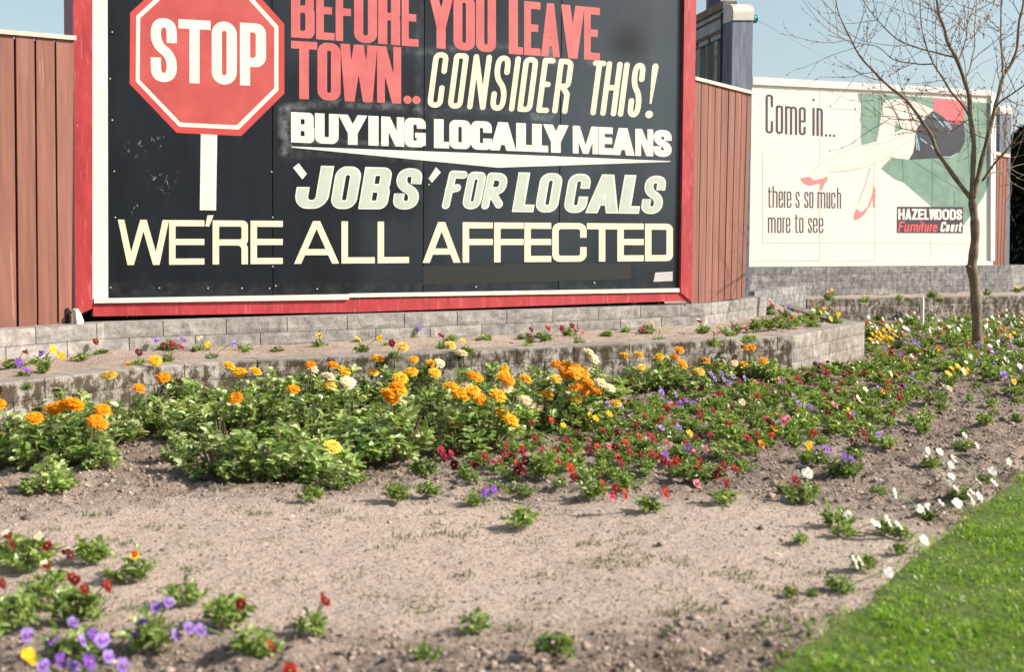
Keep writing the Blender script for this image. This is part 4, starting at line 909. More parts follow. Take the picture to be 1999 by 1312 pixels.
r = np.random.default_rng(4); n = 60000; cen = np.array([(10, 19.6, 1.3), (9.1, 19.3, 1.0), (9.0, 19.4, 2.3), (10.2, 19.3, 2.6), (11.2, 19.6, 1.6), (9.7, 19.7, 3.0), (8.75, 19.3, .5), (12.2, 19.8, 1.2), (11.3, 19.8, 2.9), (8.78, 19.3, 1.1), (8.78, 19.35, 1.75), (8.8, 19.4, 2.45), (9.5, 19.0, .6), (9.6, 19.0, 1.7)]); rr = np.array([1.1, .78, .62, .85, 1.1, .6, .5, 1.0, .7, .5, .48, .45, .7, .8])
w_ = r.integers(0, len(cen), n); u = r.normal(0, 1, (n, 3)); u /= np.linalg.norm(u, axis=1)[:, None]; P = cen[w_]+u*(rr[w_]*r.uniform(.72, 1.08, n))[:, None]; P[:, 2] = np.abs(P[:, 2])
V, Fq = leafset(n, P, u+r.normal(0, .6, (n, 3)), r.uniform(.08, .16, n), r.uniform(.045, .08, n), 5, rows=2); obj('crown', mesh('crown', V-np.array([10, 19.6, 0]), Fq, M['evergreen']), hg)

# ---------------------------------------------------------------- lawn
ysl = np.concatenate([np.arange(1.2, 6.0, .05), np.arange(6, 10.2, .3)]); ul = np.concatenate([np.linspace(.012, 1, 30), np.linspace(1.1, 9, 20)])
ex = np.interp(ysl, _lw[:, 1], _lw[:, 0]); LX = ex[:, None]+.035*fbm(ysl*3, ysl*0, 9, 3)[:, None]*np.exp(-ul[None]*2)+ul[None]; LY = np.repeat(ysl[:, None], len(ul), 1); LZ = gz(LX, LY)+.006
I = np.arange(LX.size).reshape(LX.shape); Fq = np.stack([I[:-1, :-1], I[:-1, 1:], I[1:, 1:], I[1:, :-1]], -1).reshape(-1, 4)
M['turf'] = mottled('turf', (.05, .085, .012), (.10, .13, .02), 30, .95)
tag(obj('lawn', mesh('lawn', np.dstack([LX, LY, LZ]).reshape(-1, 3), Fq, M['turf'], smooth=True)), 'mown green lawn in the bottom right corner', 'lawn', kind='structure')
def blades(n, X, Y, ln, wd, seed, lean=.45):
    r = np.random.default_rng(seed); a = r.uniform(0, 2*PI, n); d = np.stack([np.cos(a), np.sin(a)], 1); le = r.random(n)*lean; Z = gz(X, Y)
    b0 = np.stack([X, Y, Z-.004], 1); s = np.stack([-np.sin(a+r.normal(0, .6, n)), np.cos(a), np.zeros(n)], 1)*(wd/2)[:, None]
    mid = b0+np.column_stack([d*(ln*.22*le)[:, None], ln*.55]); tip = b0+np.column_stack([d*(ln*le)[:, None], ln*(1-.35*le)])
    V = np.stack([b0-s, b0+s, mid-s*.8, mid+s*.8, tip-s*.12, tip+s*.12], 1).reshape(-1, 3)
    Fq = (np.array([(0, 1, 3, 2), (2, 3, 5, 4)])[None]+6*np.arange(n)[:, None, None]).reshape(-1, 4); return V, Fq
M['grass'] = leaf_mat('grass_blades', [(.065, .16, .010), (.13, .26, .016), (.22, .35, .025), (.40, .48, .11)], .4, .34, .45, patch=True)
n = 330000; X = rng.uniform(.2, 4.2, n); Y = 1.9+4.6*rng.random(n)**1.3; s_ = lawn_side(X, Y); k = (s_ > .0+.03*rng.normal(0, 1, n)+.05*fbm(X*6, Y*6, 70, 2)) & (X < .49*Y+.35)
X, Y = X[k], Y[k]; n = len(X); V, Fq = blades(n, X, Y, (.014+.016*rng.random(n))*(1+.7*fbm(X*9, Y*9, 61, 3)), .0022+.0024*rng.random(n), 8, 1.5)
tag(obj('lawn_grass', mesh('lawn_grass', V, Fq, M['grass'])), 'short bright green mown grass in the bottom right corner', 'grass', kind='stuff')
# weedy tufts on the bare soil
wp = [(290, 1030), (175, 1008), (780, 1055), (800, 1050), (850, 1040), (890, 1045), (705, 1022), (610, 1000), (660, 1008), (1045, 1060), (1180, 1100), (930, 1022), (1240, 1110), (1060, 1185), (1170, 1110), (1450, 1140), (1500, 1165), (1395, 1130), (1290, 1165), (1310, 1205), (1365, 1205), (1480, 1240), (1470, 1255), (1290, 1240), (1400, 1205), (330, 1035), (100, 1040), (1540, 1200), (1560, 1190), (1520, 1230), (230, 1050), (690, 1120), (570, 1135), (1060, 1125), (1270, 1095), (1210, 1060), (1150, 1060), (860, 1045), (1000, 1230), (1440, 1290), (1330, 1290), (430, 960), (1420, 1240), (1550, 1160), (1590, 1130), (1620, 1130), (250, 950), (470, 1000)]
Xs = []; Ys = []
wp += [(rnd.uniform(60, 1560), rnd.uniform(985, 1300)) for _ in range(50)]
for (x, y) in wp:
    p = on_z(x, y, 0); k = rnd.randint(10, 34); Xs.append(p[0]+rng.normal(0, .028, k)); Ys.append(p[1]+rng.normal(0, .020, k))
X = np.concatenate(Xs); Y = np.concatenate(Ys); k = lawn_side(X, Y) < 0; X, Y = X[k], Y[k]; n = len(X); V, Fq = blades(n, X, Y, .008+.016*rng.random(n), .003+.003*rng.random(n), 9, 1.3)
M['weed'] = leaf_mat('weed_blades', [(.10, .12, .04), (.15, .18, .06), (.20, .21, .09)], .3, .6, .3)
tag(obj('weeds', mesh('weeds', V, Fq, M['weed'])), 'thin weedy grass seedlings dotted over the bare soil', 'weeds', kind='stuff')
mb = MB()
for x in (250, 262, 268, 350, 356, 372, 378, 430, 520, 556, 612, 620, 1010, 1192, 1290):
    a = SG.p(x, 622-(x-200)*.026, -.02); mb.tube([a, a+np.array([.012*rnd.uniform(-1, 2), 0, .03]), a+np.array([.03*rnd.uniform(-1, 2), 0, .05])], [.0016, .0012, .0005], 4)
M['straw'] = plain('straw', (.50, .40, .22), .8); tag(mb.build('dry_stalks', [M['straw']]), 'thin straw coloured grass stalks under the red frame', 'grass', kind='stuff')

M['dryleaf'] = mottled('dry_leaf', (.55, .38, .26), (.68, .50, .38), 30, .8)
for (x, y, k_, lb) in [(838, 832, .05, 'pale dry leaf lying in the dark gap between the marigolds'), (560, 1010, .028, 'small dry leaf on the bare soil in front of the marigolds'), (1505, 1085, .03, 'dry leaf on the soil near the lawn edge')]:
    p = on_z(x, y, .02); V, Fq = leafset(2, np.array([[0, 0, .004], [.01, .008, .006]]), np.array([[1, -.3, .25], [.4, .9, .3]]), np.array([k_, k_*.8]), np.array([k_*.55, k_*.5]), 77, .25, .4, rows=4)
    tag(obj('dry_leaf', mesh('dry_leaf', V, Fq, M['dryleaf']), None, p), lb, 'leaf')
# ---------------------------------------------------------------- flowers: leaf clumps and blooms, each kind built once
M['pleaf'] = leaf_mat('pansy_leaves', [(.08, .14, .028), (.16, .23, .05), (.26, .34, .09), (.40, .46, .20)], .34, .3, .6)
M['cleaf'] = leaf_mat('marigold_leaves', [(.055, .115, .028), (.20, .31, .075), (.42, .51, .19), (.66, .70, .44)], .28, .27, .7)
M['stem'] = mottled('green_stem', (.09, .15, .04), (.14, .20, .06), 30, .6)
M['dstem'] = mottled('woody_stem', (.16, .13, .06), (.24, .19, .10), 30, .7)
def pansy_leaves(seed, k=1.0):
    r = np.random.default_rng(seed); P, D, L, Wd = [], [], [], []
    ns = int(r.integers(18, 24))
    for s in range(ns):
        a = r.uniform(0, 2*PI); rd = .066*math.sqrt(r.random()); tip = np.array([rd*math.cos(a), rd*math.sin(a), .02+.05*(1-(rd/.075)**2)*r.uniform(.6, 1.15)])
        for q_ in range(int(r.integers(8, 13))):
            f = r.random(); b = tip*np.array([f*.6+.4, f*.6+.4, .25+.75*f]); d = np.array([tip[0]*9, tip[1]*9, .35])+r.normal(0, .75, 3); d[2] = abs(d[2])*.8
            P.append(b); D.append(d); L.append(r.uniform(.012, .026)); Wd.append(r.uniform(.007, .013))
    P = np.array(P); return leafset(len(P), P, np.array(D), np.array(L)*k, np.array(Wd)*k, seed+1, .3, .35)
PF = [mesh('pansy_leaves', *pansy_leaves(100+i), M['pleaf']) for i in range(7)]
def marigold_leaves(seed):
    r = np.random.default_rng(seed); P, D, L, Wd = [], [], [], []; tips = []
    for s in range(40):
        a = r.uniform(0, 2*PI); rd = .165*math.sqrt(r.random()); top = .25*(1-.75*(rd/.175)**2.2); z = top*(r.uniform(.72, 1.12) if s < 28 else r.uniform(.3, .7)); tip = np.array([rd*math.cos(a), rd*math.sin(a), max(z, .03)]); tips.append(tip)
        for q_ in range(int(r.integers(10, 15))):
            f = r.random()**.6; b = tip*np.array([.65+.35*f, .65+.35*f, .45+.55*f]); an = r.uniform(0, 2*PI); d = np.array([math.cos(an)+tip[0]*3, math.sin(an)+tip[1]*3, r.uniform(.4, 1.7)*f])
            P.append(b); D.append(d); L.append(r.uniform(.030, .052)); Wd.append(r.uniform(.017, .028))
    P = np.array(P); return leafset(len(P), P, np.array(D), np.array(L), np.array(Wd), seed+1, .28, .30, rows=4), tips
CF = []; CT = []; CS = []
for i in range(6):
    (V, Fq), tips = marigold_leaves(300+i); CF.append(mesh('marigold_leaves', V, Fq, M['cleaf'])); CT.append(tips); mb = MB()
    for tp in tips: mb.tube([np.array([tp[0]*.15, tp[1]*.15, -.01]), tp*np.array([.6, .6, .45]), tp], [.004, .0035, .002], 5, cap=False)
    CS.append(mesh('stems', np.vstack(mb.v), mb.f, [M['dstem']]))
def petal_mat(name, c, tr_=.25):
    m, t, b = nt(name); oi = t.nodes.new('ShaderNodeObjectInfo'); k = ramp(t, oi.outputs['Random'], [(0, .78), (1, 1.12)]); cc = mixc(t, 1.0, c, k, 'MULTIPLY'); k2 = ramp(t, island(t), [(0, .85), (1, 1.12)]); cc = mixc(t, 1.0, cc, k2, 'MULTIPLY')
    t.links.new(cc, b.inputs['Base Color']); b.inputs['Roughness'].default_value = .65; b.inputs['Specular IOR Level'].default_value = .25
    tl = t.nodes.new('ShaderNodeBsdfTranslucent'); t.links.new(cc, tl.inputs[0]); mx = t.nodes.new('ShaderNodeMixShader'); mx.inputs[0].default_value = tr_
    t.links.new(b.outputs[0], mx.inputs[1]); t.links.new(tl.outputs[0], mx.inputs[2]); t.links.new(mx.outputs[0], t.nodes['Material Output'].inputs[0]); return m
PC = dict(crimson=(.36, .012, .045), darkred=(.24, .010, .012), red=(.48, .040, .022), maroon=(.085, .006, .014), purple=(.20, .07, .42), violet=(.36, .24, .62), white=(.84, .82, .74), cream=(.84, .68, .48), yellow=(.84, .50, .015), orange=(.82, .24, .012), pink=(.66, .22, .30))
PM = {k: petal_mat(k+'_petal', v) for k, v in PC.items()}
BL = plain('dark_blotch', (.022, .008, .012), .7, .1); EYE_M = plain('yellow_eye', (.85, .55, .03), .6, .1)
SPEC = dict(crimson=('crimson', 'crimson', 'maroon'), darkred=('darkred', 'darkred', 'maroon'), red=('red', 'red', 'darkred'), maroon=('maroon', 'maroon', None), purple=('purple', 'purple', None), violet=('violet', 'violet', 'purple'),
            white=('white', 'white', None), whiteeye=('white', 'white', 'maroon'), cream=('cream', 'cream', None), yellow=('yellow', 'yellow', None), yellowdark=('yellow', 'yellow', 'blotch'), orange=('orange', 'orange', 'darkred'), pink=('pink', 'pink', 'crimson'),
            creamred=('cream', 'darkred', 'maroon'), purplewhite=('purple', 'white', 'purple'), redyellow=('red', 'yellow', 'darkred'))
def pansy_bloom(spec, seed):
    up, lo, bl = SPEC[spec]; mats = [PM[up], PM[lo], (BL if bl == 'blotch' else PM[bl] if bl else PM[lo]), EYE_M]; r = np.random.default_rng(seed); mb = MB()
    def petal(ang, dist, a, b_, y0, m, cup):
        c = np.array([math.sin(ang)*dist, math.cos(ang)*dist]); k = np.linspace(0, 2*PI, 13)[:-1]; rim = 1+.09*np.sin(k*3+r.uniform(0, 6))
        ca, sa = math.cos(ang), math.sin(ang); ox, oz = a*np.cos(k)*rim, b_*np.sin(k)*rim
        X = c[0]+ox*ca+oz*sa; Z = c[1]-ox*sa+oz*ca; d = np.hypot(X, Z); Y = y0-cup*(d/.024)**2+.0018*np.sin(k*2+r.uniform(0, 6))
        V = np.vstack([np.stack([X, Y, Z], 1), [[c[0]*.7, y0, c[1]*.7]]]); mb.add(V, [(i, (i+1) % 12, 12) for i in range(12)], m)
    s = 1.0
    for sgn in (-1, 1): petal(sgn*.62, .0125, .0125, .0115, .003, 0, -.003)
    for sgn in (-1, 1): petal(sgn*1.75, .0120, .0105, .0105, 0, 1, .001)
    petal(PI, .0125, .0150, .0115, -.002, 1, .003)
    if bl:
        for an in (-1.75, 1.75, PI): petal(an, .0070, .0062, .0068, -.0042, 2, .0)
    k = np.linspace(0, 2*PI, 7)[:-1]; mb.add(np.vstack([np.stack([.0026*np.cos(k), np.full(6, -.006), .0026*np.sin(k)], 1), [[0, -.0075, 0]]]), [(i, (i+1) % 6, 6) for i in range(6)], 3)
    return mesh('pansy_bloom', np.vstack(mb.v), mb.f, mats, mb.m)
PB = {s: [pansy_bloom(s, 40+7*i) for i in range(2)] for s in SPEC}
CC = dict(orange=(.90, .33, .008), amber=(.92, .47, .018), yellow=(.92, .62, .10), cream=(.92, .74, .46))
CMm = {k: petal_mat('marigold_'+k, v, .2) for k, v in CC.items()}; CDK = plain('marigold_eye', (.48, .12, .012), .8, .2, 200)
def marigold_bloom(col, seed):
    r = np.random.default_rng(seed); mb = MB()
    for ring, (n, R0, R1, z, tl) in enumerate([(19, .008, .037, .0, -.05), (17, .007, .031, .004, .12), (14, .006, .023, .008, .3), (10, .004, .015, .011, .5)]):
        for i in range(n):
            a = 2*PI*(i+.5*(ring % 2))/n+r.normal(0, .05); w = R1*.20*r.uniform(.85, 1.15); e = R1*r.uniform(.9, 1.06); d = np.array([math.cos(a), math.sin(a), 0]); s = np.array([-d[1], d[0], 0]); zz = tl*(e-R0)+r.normal(0, .0022)
            p = lambda q_, ww, h: d*q_+s*ww+np.array([0, 0, z+h]); mid = R0+(e-R0)*.6
            mb.add([p(R0, -w*.5, 0), p(R0, w*.5, 0), p(mid, w, zz*.7+.0015), p(mid, -w, zz*.7+.0015), p(e, w*.45, zz), p(e, -w*.45, zz)], [(0, 1, 2, 3), (3, 2, 4, 5)], 0)
    k = np.linspace(0, 2*PI, 9)[:-1]; rr_ = .009; mb.add(np.vstack([np.stack([rr_*np.cos(k), rr_*np.sin(k), np.full(8, .011)], 1), [[0, 0, .016]]]), [(i, (i+1) % 8, 8) for i in range(8)], 1 if col in ('amber', 'yellow') else 0)
    return mesh('marigold_bloom', np.vstack(mb.v), mb.f, [CMm[col], CDK], mb.m)
CB = {c: [marigold_bloom(c, 60+5*i) for i in range(2)] for c in CC}
def stems(root, base, tips, mat, r0=.0016):
    mb = MB()
    for tp in tips:
        a = np.zeros(3); b_ = np.asarray(tp)-base; mb.tube([a*1.0-np.array([0, 0, .005]), b_*np.array([.35, .35, .55]), b_*np.array([.85, .85, .98])+np.array([0, .002, 0]), b_+np.array([0, .003, 0])], r0, 4, cap=False)
    obj('stems', mesh('stems', np.vstack(mb.v), mb.f, [mat]), root)
ORD = 'first second third fourth fifth sixth seventh eighth ninth tenth eleventh twelfth thirteenth fourteenth fifteenth sixteenth seventeenth eighteenth nineteenth twentieth'.split()
ORD += ['twenty-'+o for o in ORD[:9]]+['thirtieth']+['thirty-'+o for o in ORD[:9]]+['fortieth']
def number(items, phrase):
    """items: (root, key, x): a label each, singled out by look and bed, then counted from the left"""
    g = {}
    for it in items: g.setdefault(it[1], []).append(it)
    for key, L in g.items():
        L.sort(key=lambda i: i[2])
        for i, (root, _, _) in enumerate(L):
            n = len(L); w = '' if n == 1 else ('left one, ' if n == 2 and i == 0 else 'right one, ' if n == 2 else 'leftmost, ' if i == 0 else 'rightmost, ' if i == n-1 else ORD[i]+' from left, ')
            root['label'] = phrase(key, w)
# ---- marigolds (bases and blooms in photo pixels)
MG = [(25, 905, 1.0), (92, 915, 1.0), (172, 912, 1.02), (215, 872, .9), (52, 850, 1.05), (140, 850, 1.0), (8, 850, 1.0), (98, 958, .55), (200, 925, .45),
      (268, 812, .95), (335, 818, 1.0), (400, 822, 1.0), (468, 822, 1.0), (540, 815, 1.0), (610, 808, 1.0), (680, 805, .98), (748, 802, .95),
      (300, 850, 1.0), (378, 862, 1.0), (452, 868, 1.0), (530, 862, 1.0), (612, 858, 1.0), (690, 850, .95), (762, 842, .9),
      (352, 905, .55), (425, 925, 1.0), (492, 942, .9), (560, 940, 1.0), (628, 930, .95), (705, 905, 1.0), (775, 902, 1.05), (660, 955, .5),
      (835, 790, .9), (905, 785, .95), (975, 785, .95), (1045, 782, .95), (1110, 790, 1.0), (1172, 790, 1.0),
      (845, 838, .95), (912, 845, 1.0), (985, 838, 1.0), (1052, 835, .95), (1120, 835, .9), (895, 890, 1.0), (955, 885, .95),
      (1228, 768, .8), (1292, 765, .9), (1345, 770, .9), (1400, 752, .8), (1462, 742, .75), (1500, 745, .6), (188, 790, .85), (120, 800, .8), (40, 810, .8)]
MF = [(9, 762, 'o'), (-4, 790, 'o'), (104, 798, 'o'), (118, 793, 'o'), (140, 786, 'o'), (148, 792, 'o'), (200, 800, 'o'), (207, 806, 'o'), (186, 822, 'o'), (196, 826, 'o'), (69, 816, 'o'), (254, 713, 'o'), (303, 704, 'a'), (214, 733, 'y'), (319, 737, 'o'), (272, 758, 'o'), (447, 714, 'a'), (468, 727, 'a'), (499, 725, 'a'), (573, 760, 'o'), (610, 720, 'c'), (606, 712, 'o'), (650, 713, 'o'), (673, 725, 'a'), (641, 735, 'c'), (680, 746, 'c'), (643, 753, 'y'), (459, 778, 'o'), (650, 872, 'y'),
      (786, 677, 'y'), (880, 674, 'y'), (901, 690, 'c'), (737, 700, 'a'), (807, 702, 'a'), (728, 728, 'y'), (803, 726, 'a'), (842, 709, 'a'), (858, 709, 'c'), (849, 728, 'a'), (782, 739, 'a'), (774, 755, 'o'), (780, 762, 'a'), (758, 768, 'o'), (766, 778, 'o'), (924, 733, 'o'), (930, 738, 'a'), (880, 755, 'a'), (896, 767, 'a'), (912, 753, 'c'), (924, 763, 'a'), (938, 779, 'o'), (915, 772, 'a'), (904, 776, 'a'), (984, 735, 'o'), (993, 742, 'o'), (987, 756, 'c'), (984, 721, 'a'), (972, 772, 'a'), (1026, 740, 'a'), (1024, 781, 'c'), (1033, 788, 'c'), (1045, 796, 'c'), (1068, 770, 'a'),
      (1086, 711, 'o'), (1107, 712, 'o'), (1124, 716, 'o'), (1145, 714, 'c'), (1159, 700, 'c'), (1150, 688, 'c'), (1110, 733, 'o'), (1122, 728, 'o'), (1138, 730, 'o'), (1119, 760, 'o'), (1130, 755, 'o'), (1142, 763, 'o'), (1149, 748, 'o'), (1164, 765, 'o'), (1171, 747, 'c'), (1189, 758, 'c'), (1126, 779, 'y'), (1087, 740, 'y'), (1100, 722, 'o'), (1201, 788, 'y'), (984, 807, 'a'), (996, 820, 'a'), (1001, 830, 'y'), (891, 828, 'o'),
      (1220, 695, 'a'), (1247, 693, 'a'), (1287, 697, 'a'), (1326, 683, 'o'), (1317, 697, 'o'), (1333, 711, 'o'), (1254, 718, 'y'), (1233, 746, 'a'), (1217, 751, 'a'), (1378, 704, 'o'), (1362, 725, 'y'), (1453, 679, 'o'), (1467, 679, 'o'), (1490, 704, 'o'), (1432, 709, 'c'), (1452, 712, 'a'), (1402, 715, 'a'), (1434, 726, 'a'), (1513, 724, 'a'), (1365, 726, 'y')]
bases = []
for i, (x, y, s) in enumerate(MG):
    p = on_z(x, y, .0); p[2] = gz(p[0], p[1])-.004; bases.append(p)
BX = np.array(bases); mfl = [[] for _ in MG]
for (x, y, c) in MF:
    best, bs = None, 1e9
    for i, (bx, by, s) in enumerate(MG):
        d = BX[i][1]; h = (at_depth(x, y, d)-BX[i]); tgt = .26*s
        sc_ = abs(h[0])/.14+abs(h[2]-tgt)/.09
        if sc_ < bs: bs, best = sc_, i
    mfl[best].append((x, y, c))
CN = dict(o='orange', a='amber', y='yellow', c='cream'); items = []
for i, (bx, by, s) in enumerate(MG):
    p = BX[i]; rt = empty('marigold_plant', p, None, 'marigold', 'pot marigolds massed in front of the low block wall'); k = i % 6
    rt.rotation_euler = (0, 0, 0); sc = s*rnd.uniform(.95, 1.08)
    for me_, nm in ((CF[k], 'foliage'), (CS[k], 'stems')):
        o = obj(nm, me_, rt); o.scale = (sc*1.0, sc*1.0, sc*rnd.uniform(.78, .98)); o.rotation_euler = (0, 0, rnd.uniform(0, 6.28))
    tips = []
    for (x, y, c) in mfl[i]:
        fp = at_depth(x, y, p[1]-rnd.uniform(.0, .08)); tips.append(fp); col = CN[c]; o = obj('flower', CB[col][rnd.randint(0, 1)], rt, fp-p)
        q_ = rnd.uniform(.84, 1.06); o.scale = (q_, q_, q_); o.rotation_euler = (R(rnd.uniform(12, 48)), R(rnd.uniform(-12, 26)), rnd.uniform(0, .4))
    if tips: stems(rt, p, tips, M['stem'], .0022)
    cols = sorted({CN[c] for _, _, c in mfl[i]}); n = len(mfl[i]); what = 'flowerless marigold' if n == 0 else 'marigold with %s %s' % ('one' if n == 1 else 'several' if n < 7 else 'many', ' and '.join(cols[:2])+(' flower' if n == 1 else ' flowers'))
    if s < .62: what = 'small '+what
    zone = 'at the bed’s left edge' if bx < 240 else ('against the wall, left half' if by < 828 else 'mid mass' if by < 885 else 'at the front of the mass') if bx < 800 else ('against the wall centre' if by < 800 else 'in the centre clump') if bx < 1200 else 'along the wall near its bent end'
    items.append((rt, (what, zone), bx))
number(items, lambda k, w: ('%s, %s%s' % (k[0], w, k[1])))

# ---- pansies: blooms in photo pixels; a plant stands under each, and neighbours share one
COLR = dict(c='crimson', d='darkred', r='red', m='maroon', p='purple', v='violet', w='white', W='whiteeye', k='cream', y='yellow', Y='yellowdark', o='orange', i='pink', K='creamred', P='purplewhite', R='redyellow')
def fl(s): return [(float(a), float(b_), c) for a, b_, c in (q_.split(',') for q_ in s.split())]
front = fl('14,1045,K 25,1064,d 75,1047,k 92,1066,d 128,1075,K 137,1085,m 90,1103,K 263,1084,R 147,1134,d 166,1150,d 140,1128,d 5,1140,d 211,1145,d 470,1180,d 143,1215,v 105,1252,p 182,1240,p 162,1250,v 175,1292,p 212,1282,v 55,1278,y 60,1286,y 53,1240,v 330,1176,v 280,1218,p 265,1245,p 345,1240,v 370,1226,v 392,1230,v 305,1185,v 145,1300,v 200,1250,v 527,1260,r 636,1175,d 632,1168,d 566,1310,r 240,1300,v 120,1290,p 85,1300,v')
mid = fl('862,880,c 882,886,c 870,892,c 948,963,p 965,955,p 1090,900,c 1115,915,r 985,885,c 1000,890,d 1260,811,c 1294,816,c 1419,796,d 1364,802,d 1368,813,d 1242,829,d 1178,840,d 1217,846,d 1249,852,r 1275,854,d 1275,866,m 1303,866,r 1223,864,r 1222,878,d 1208,893,r 1234,884,d 1214,905,d 1255,890,d 1274,886,d 1283,890,d 1295,898,d 1320,900,r 1307,906,d 1106,860,d 1114,881,c 1155,880,m 1112,913,r 1176,945,r 1202,954,d 1222,965,r 1196,968,i 1300,963,r 1300,955,m 1365,902,d 1362,912,r 1405,915,d 1414,909,d 1400,927,d 1380,930,d 1419,944,d 1361,944,i 1438,887,m 1437,915,d 1417,880,m 1344,877,p 1353,883,i 1300,887,p 1377,874,i 1292,835,v 1326,834,v 1327,788,v 1292,765,v 1295,780,v 1320,770,v 1188,788,v 1214,793,v 1388,729,v 1396,739,v 1409,730,v 1414,741,v 1425,745,v 1432,735,v 1454,738,v 1152,810,Y 1146,820,y 1164,817,y 1190,808,y 1347,846,y 1040,825,d 1062,800,d 1020,880,c 1010,905,r 1060,880,c 1045,855,d 1085,880,d 990,870,d 1026,900,m 1130,845,m 1150,860,d 1100,830,y 1077,821,r')
right = fl('1487,749,c 1496,752,c 1522,742,i 1536,738,d 1557,738,r 1579,727,c 1585,732,c 1600,726,d 1606,720,c 1615,727,c 1618,735,c 1635,710,d 1652,729,d 1664,711,d 1508,764,m 1588,752,m 1533,770,d 1637,759,r 1551,773,v 1560,787,v 1582,794,p 1469,778,i 1449,785,k 1499,820,c 1521,811,i 1530,822,i 1512,835,R 1460,854,c 1487,867,o 1580,870,y 1615,876,p 1649,893,p 1664,898,p 1554,939,c 1577,924,w 1676,777,k 1685,787,k 1658,802,Y 1690,760,k 1664,864,m 1676,851,d 1688,846,d 1691,863,m 1560,800,r 1455,790,R 1480,770,d 1630,790,i 1610,770,d 1470,755,c 1645,745,r 1720,731,r 1734,745,r 1756,777,d 1839,750,k 1853,758,k 1724,763,R 1781,734,p 1789,745,p 1799,753,p 1839,742,p 1980,745,y 1740,730,k')
far_extra = fl('1712,648,y 1726,646,y 1733,650,y 1745,646,y 1715,658,y 1729,658,y 1740,660,y 1735,640,k 1750,642,k 1707,655,Y 1722,666,Y')
far = fl('1697,608,c 1706,607,c 1710,611,c 1716,614,c 1749,603,p 1745,606,p 1767,606,p 1763,611,v 1696,619,w 1724,623,w 1749,624,w 1759,625,w 1772,616,w 1780,620,w 1834,627,w 1840,629,w 1879,625,w 1818,640,w 1816,646,w 1872,643,w 1854,638,w 1767,640,w 1773,643,w 1714,643,w 1842,601,y 1850,605,y 1839,595,d 1888,601,d 1868,612,d 1877,614,d 1887,612,d 1927,601,d 1933,600,d 1954,604,r 1994,616,d 1848,644,r 1838,646,r 1879,648,d 1703,652,y 1719,651,y 1728,644,R 1738,643,y 1741,648,y 1748,654,y 1708,665,Y 1700,662,y 1722,657,y 1732,667,Y 1743,638,k 1732,636,k 1772,665,p 1786,668,p 1792,672,p 1760,664,v 1725,692,r 1740,686,d 1745,692,r 1762,696,d 1759,702,d 1767,708,o 1778,678,r 1804,683,c 1820,657,i 1831,680,R 1872,681,r 1887,670,d 1901,668,d 1896,675,d 1938,620,w 1933,627,w 1952,630,w 1976,633,w 1983,630,w 1981,619,w 1965,616,w 1946,640,w 1935,646,w 1925,638,w 1949,646,r 1976,643,d 1960,643,R 1943,654,m 1933,657,m 1965,656,y 1973,656,y 1981,651,y 1957,667,p 1960,664,m 1975,670,v 1986,684,p 1991,692,p 1930,681,p 1943,668,v 1933,675,w 1949,673,w 1965,702,W 1960,712,w 1991,715,w 1943,710,p 1997,724,p 1909,708,v 1871,716,y 1860,720,y 1888,723,y 1852,729,y 1882,725,k 1960,731,v 1800,655,i 1764,650,i 1965,600,y 1980,605,k')
lawn_e = fl('1740,969,w 1748,963,w 1655,1005,w 1710,1022,w 1735,1017,w 1755,1025,w 1797,995,w 1815,992,w 1840,985,w 1862,895,w 1857,908,w 1858,930,w 1850,940,w 1856,946,w 1868,955,w 1872,962,w 1872,980,w 1868,984,w 1895,970,w 1900,980,w 1899,962,w 1913,970,w 1812,880,w 1835,882,w 1808,886,w 1938,920,w 1912,941,w 1941,942,w 1970,902,w 1670,1097,w 1680,1094,w 1735,1118,w 1805,1055,w 1884,850,w 1908,870,w 1580,925,w')
tier = fl('37,708,p 52,722,p 80,692,P 104,682,y 120,695,y 48,685,K 187,667,d 257,664,m 271,688,m 320,675,m 358,663,p 335,672,c 305,664,v 354,677,c 390,660,k 405,672,y 457,670,v 623,655,Y 700,661,y 741,660,y 765,670,d 819,641,p 1033,655,m 1037,643,m 1070,640,r 1097,641,c 1117,636,d 1123,644,c 1137,648,i 1275,632,y 1288,642,y 1256,643,c 1365,626,K 1393,650,d 1405,648,i 905,665,y 862,655,d')
tri = fl('1502,588,r 1508,596,d 1530,600,m 1522,608,m 1540,601,p 1545,619,r 1556,608,d 1585,597,i 1588,605,k 1587,620,d 1610,602,y 1625,602,y 1637,614,y 1622,622,y 1568,610,c 1457,643,d 1470,626,m 1430,633,m 1603,610,y 1615,611,w')
backb = fl('1624,565,y 1618,574,r 1618,570,o 1755,574,y 1728,575,r 1820,570,d 1835,576,d 1866,571,d 1690,577,y 1990,552,y 1996,556,y 1985,560,y 1998,562,o 1925,566,d 1458,567,i 1496,555,k')
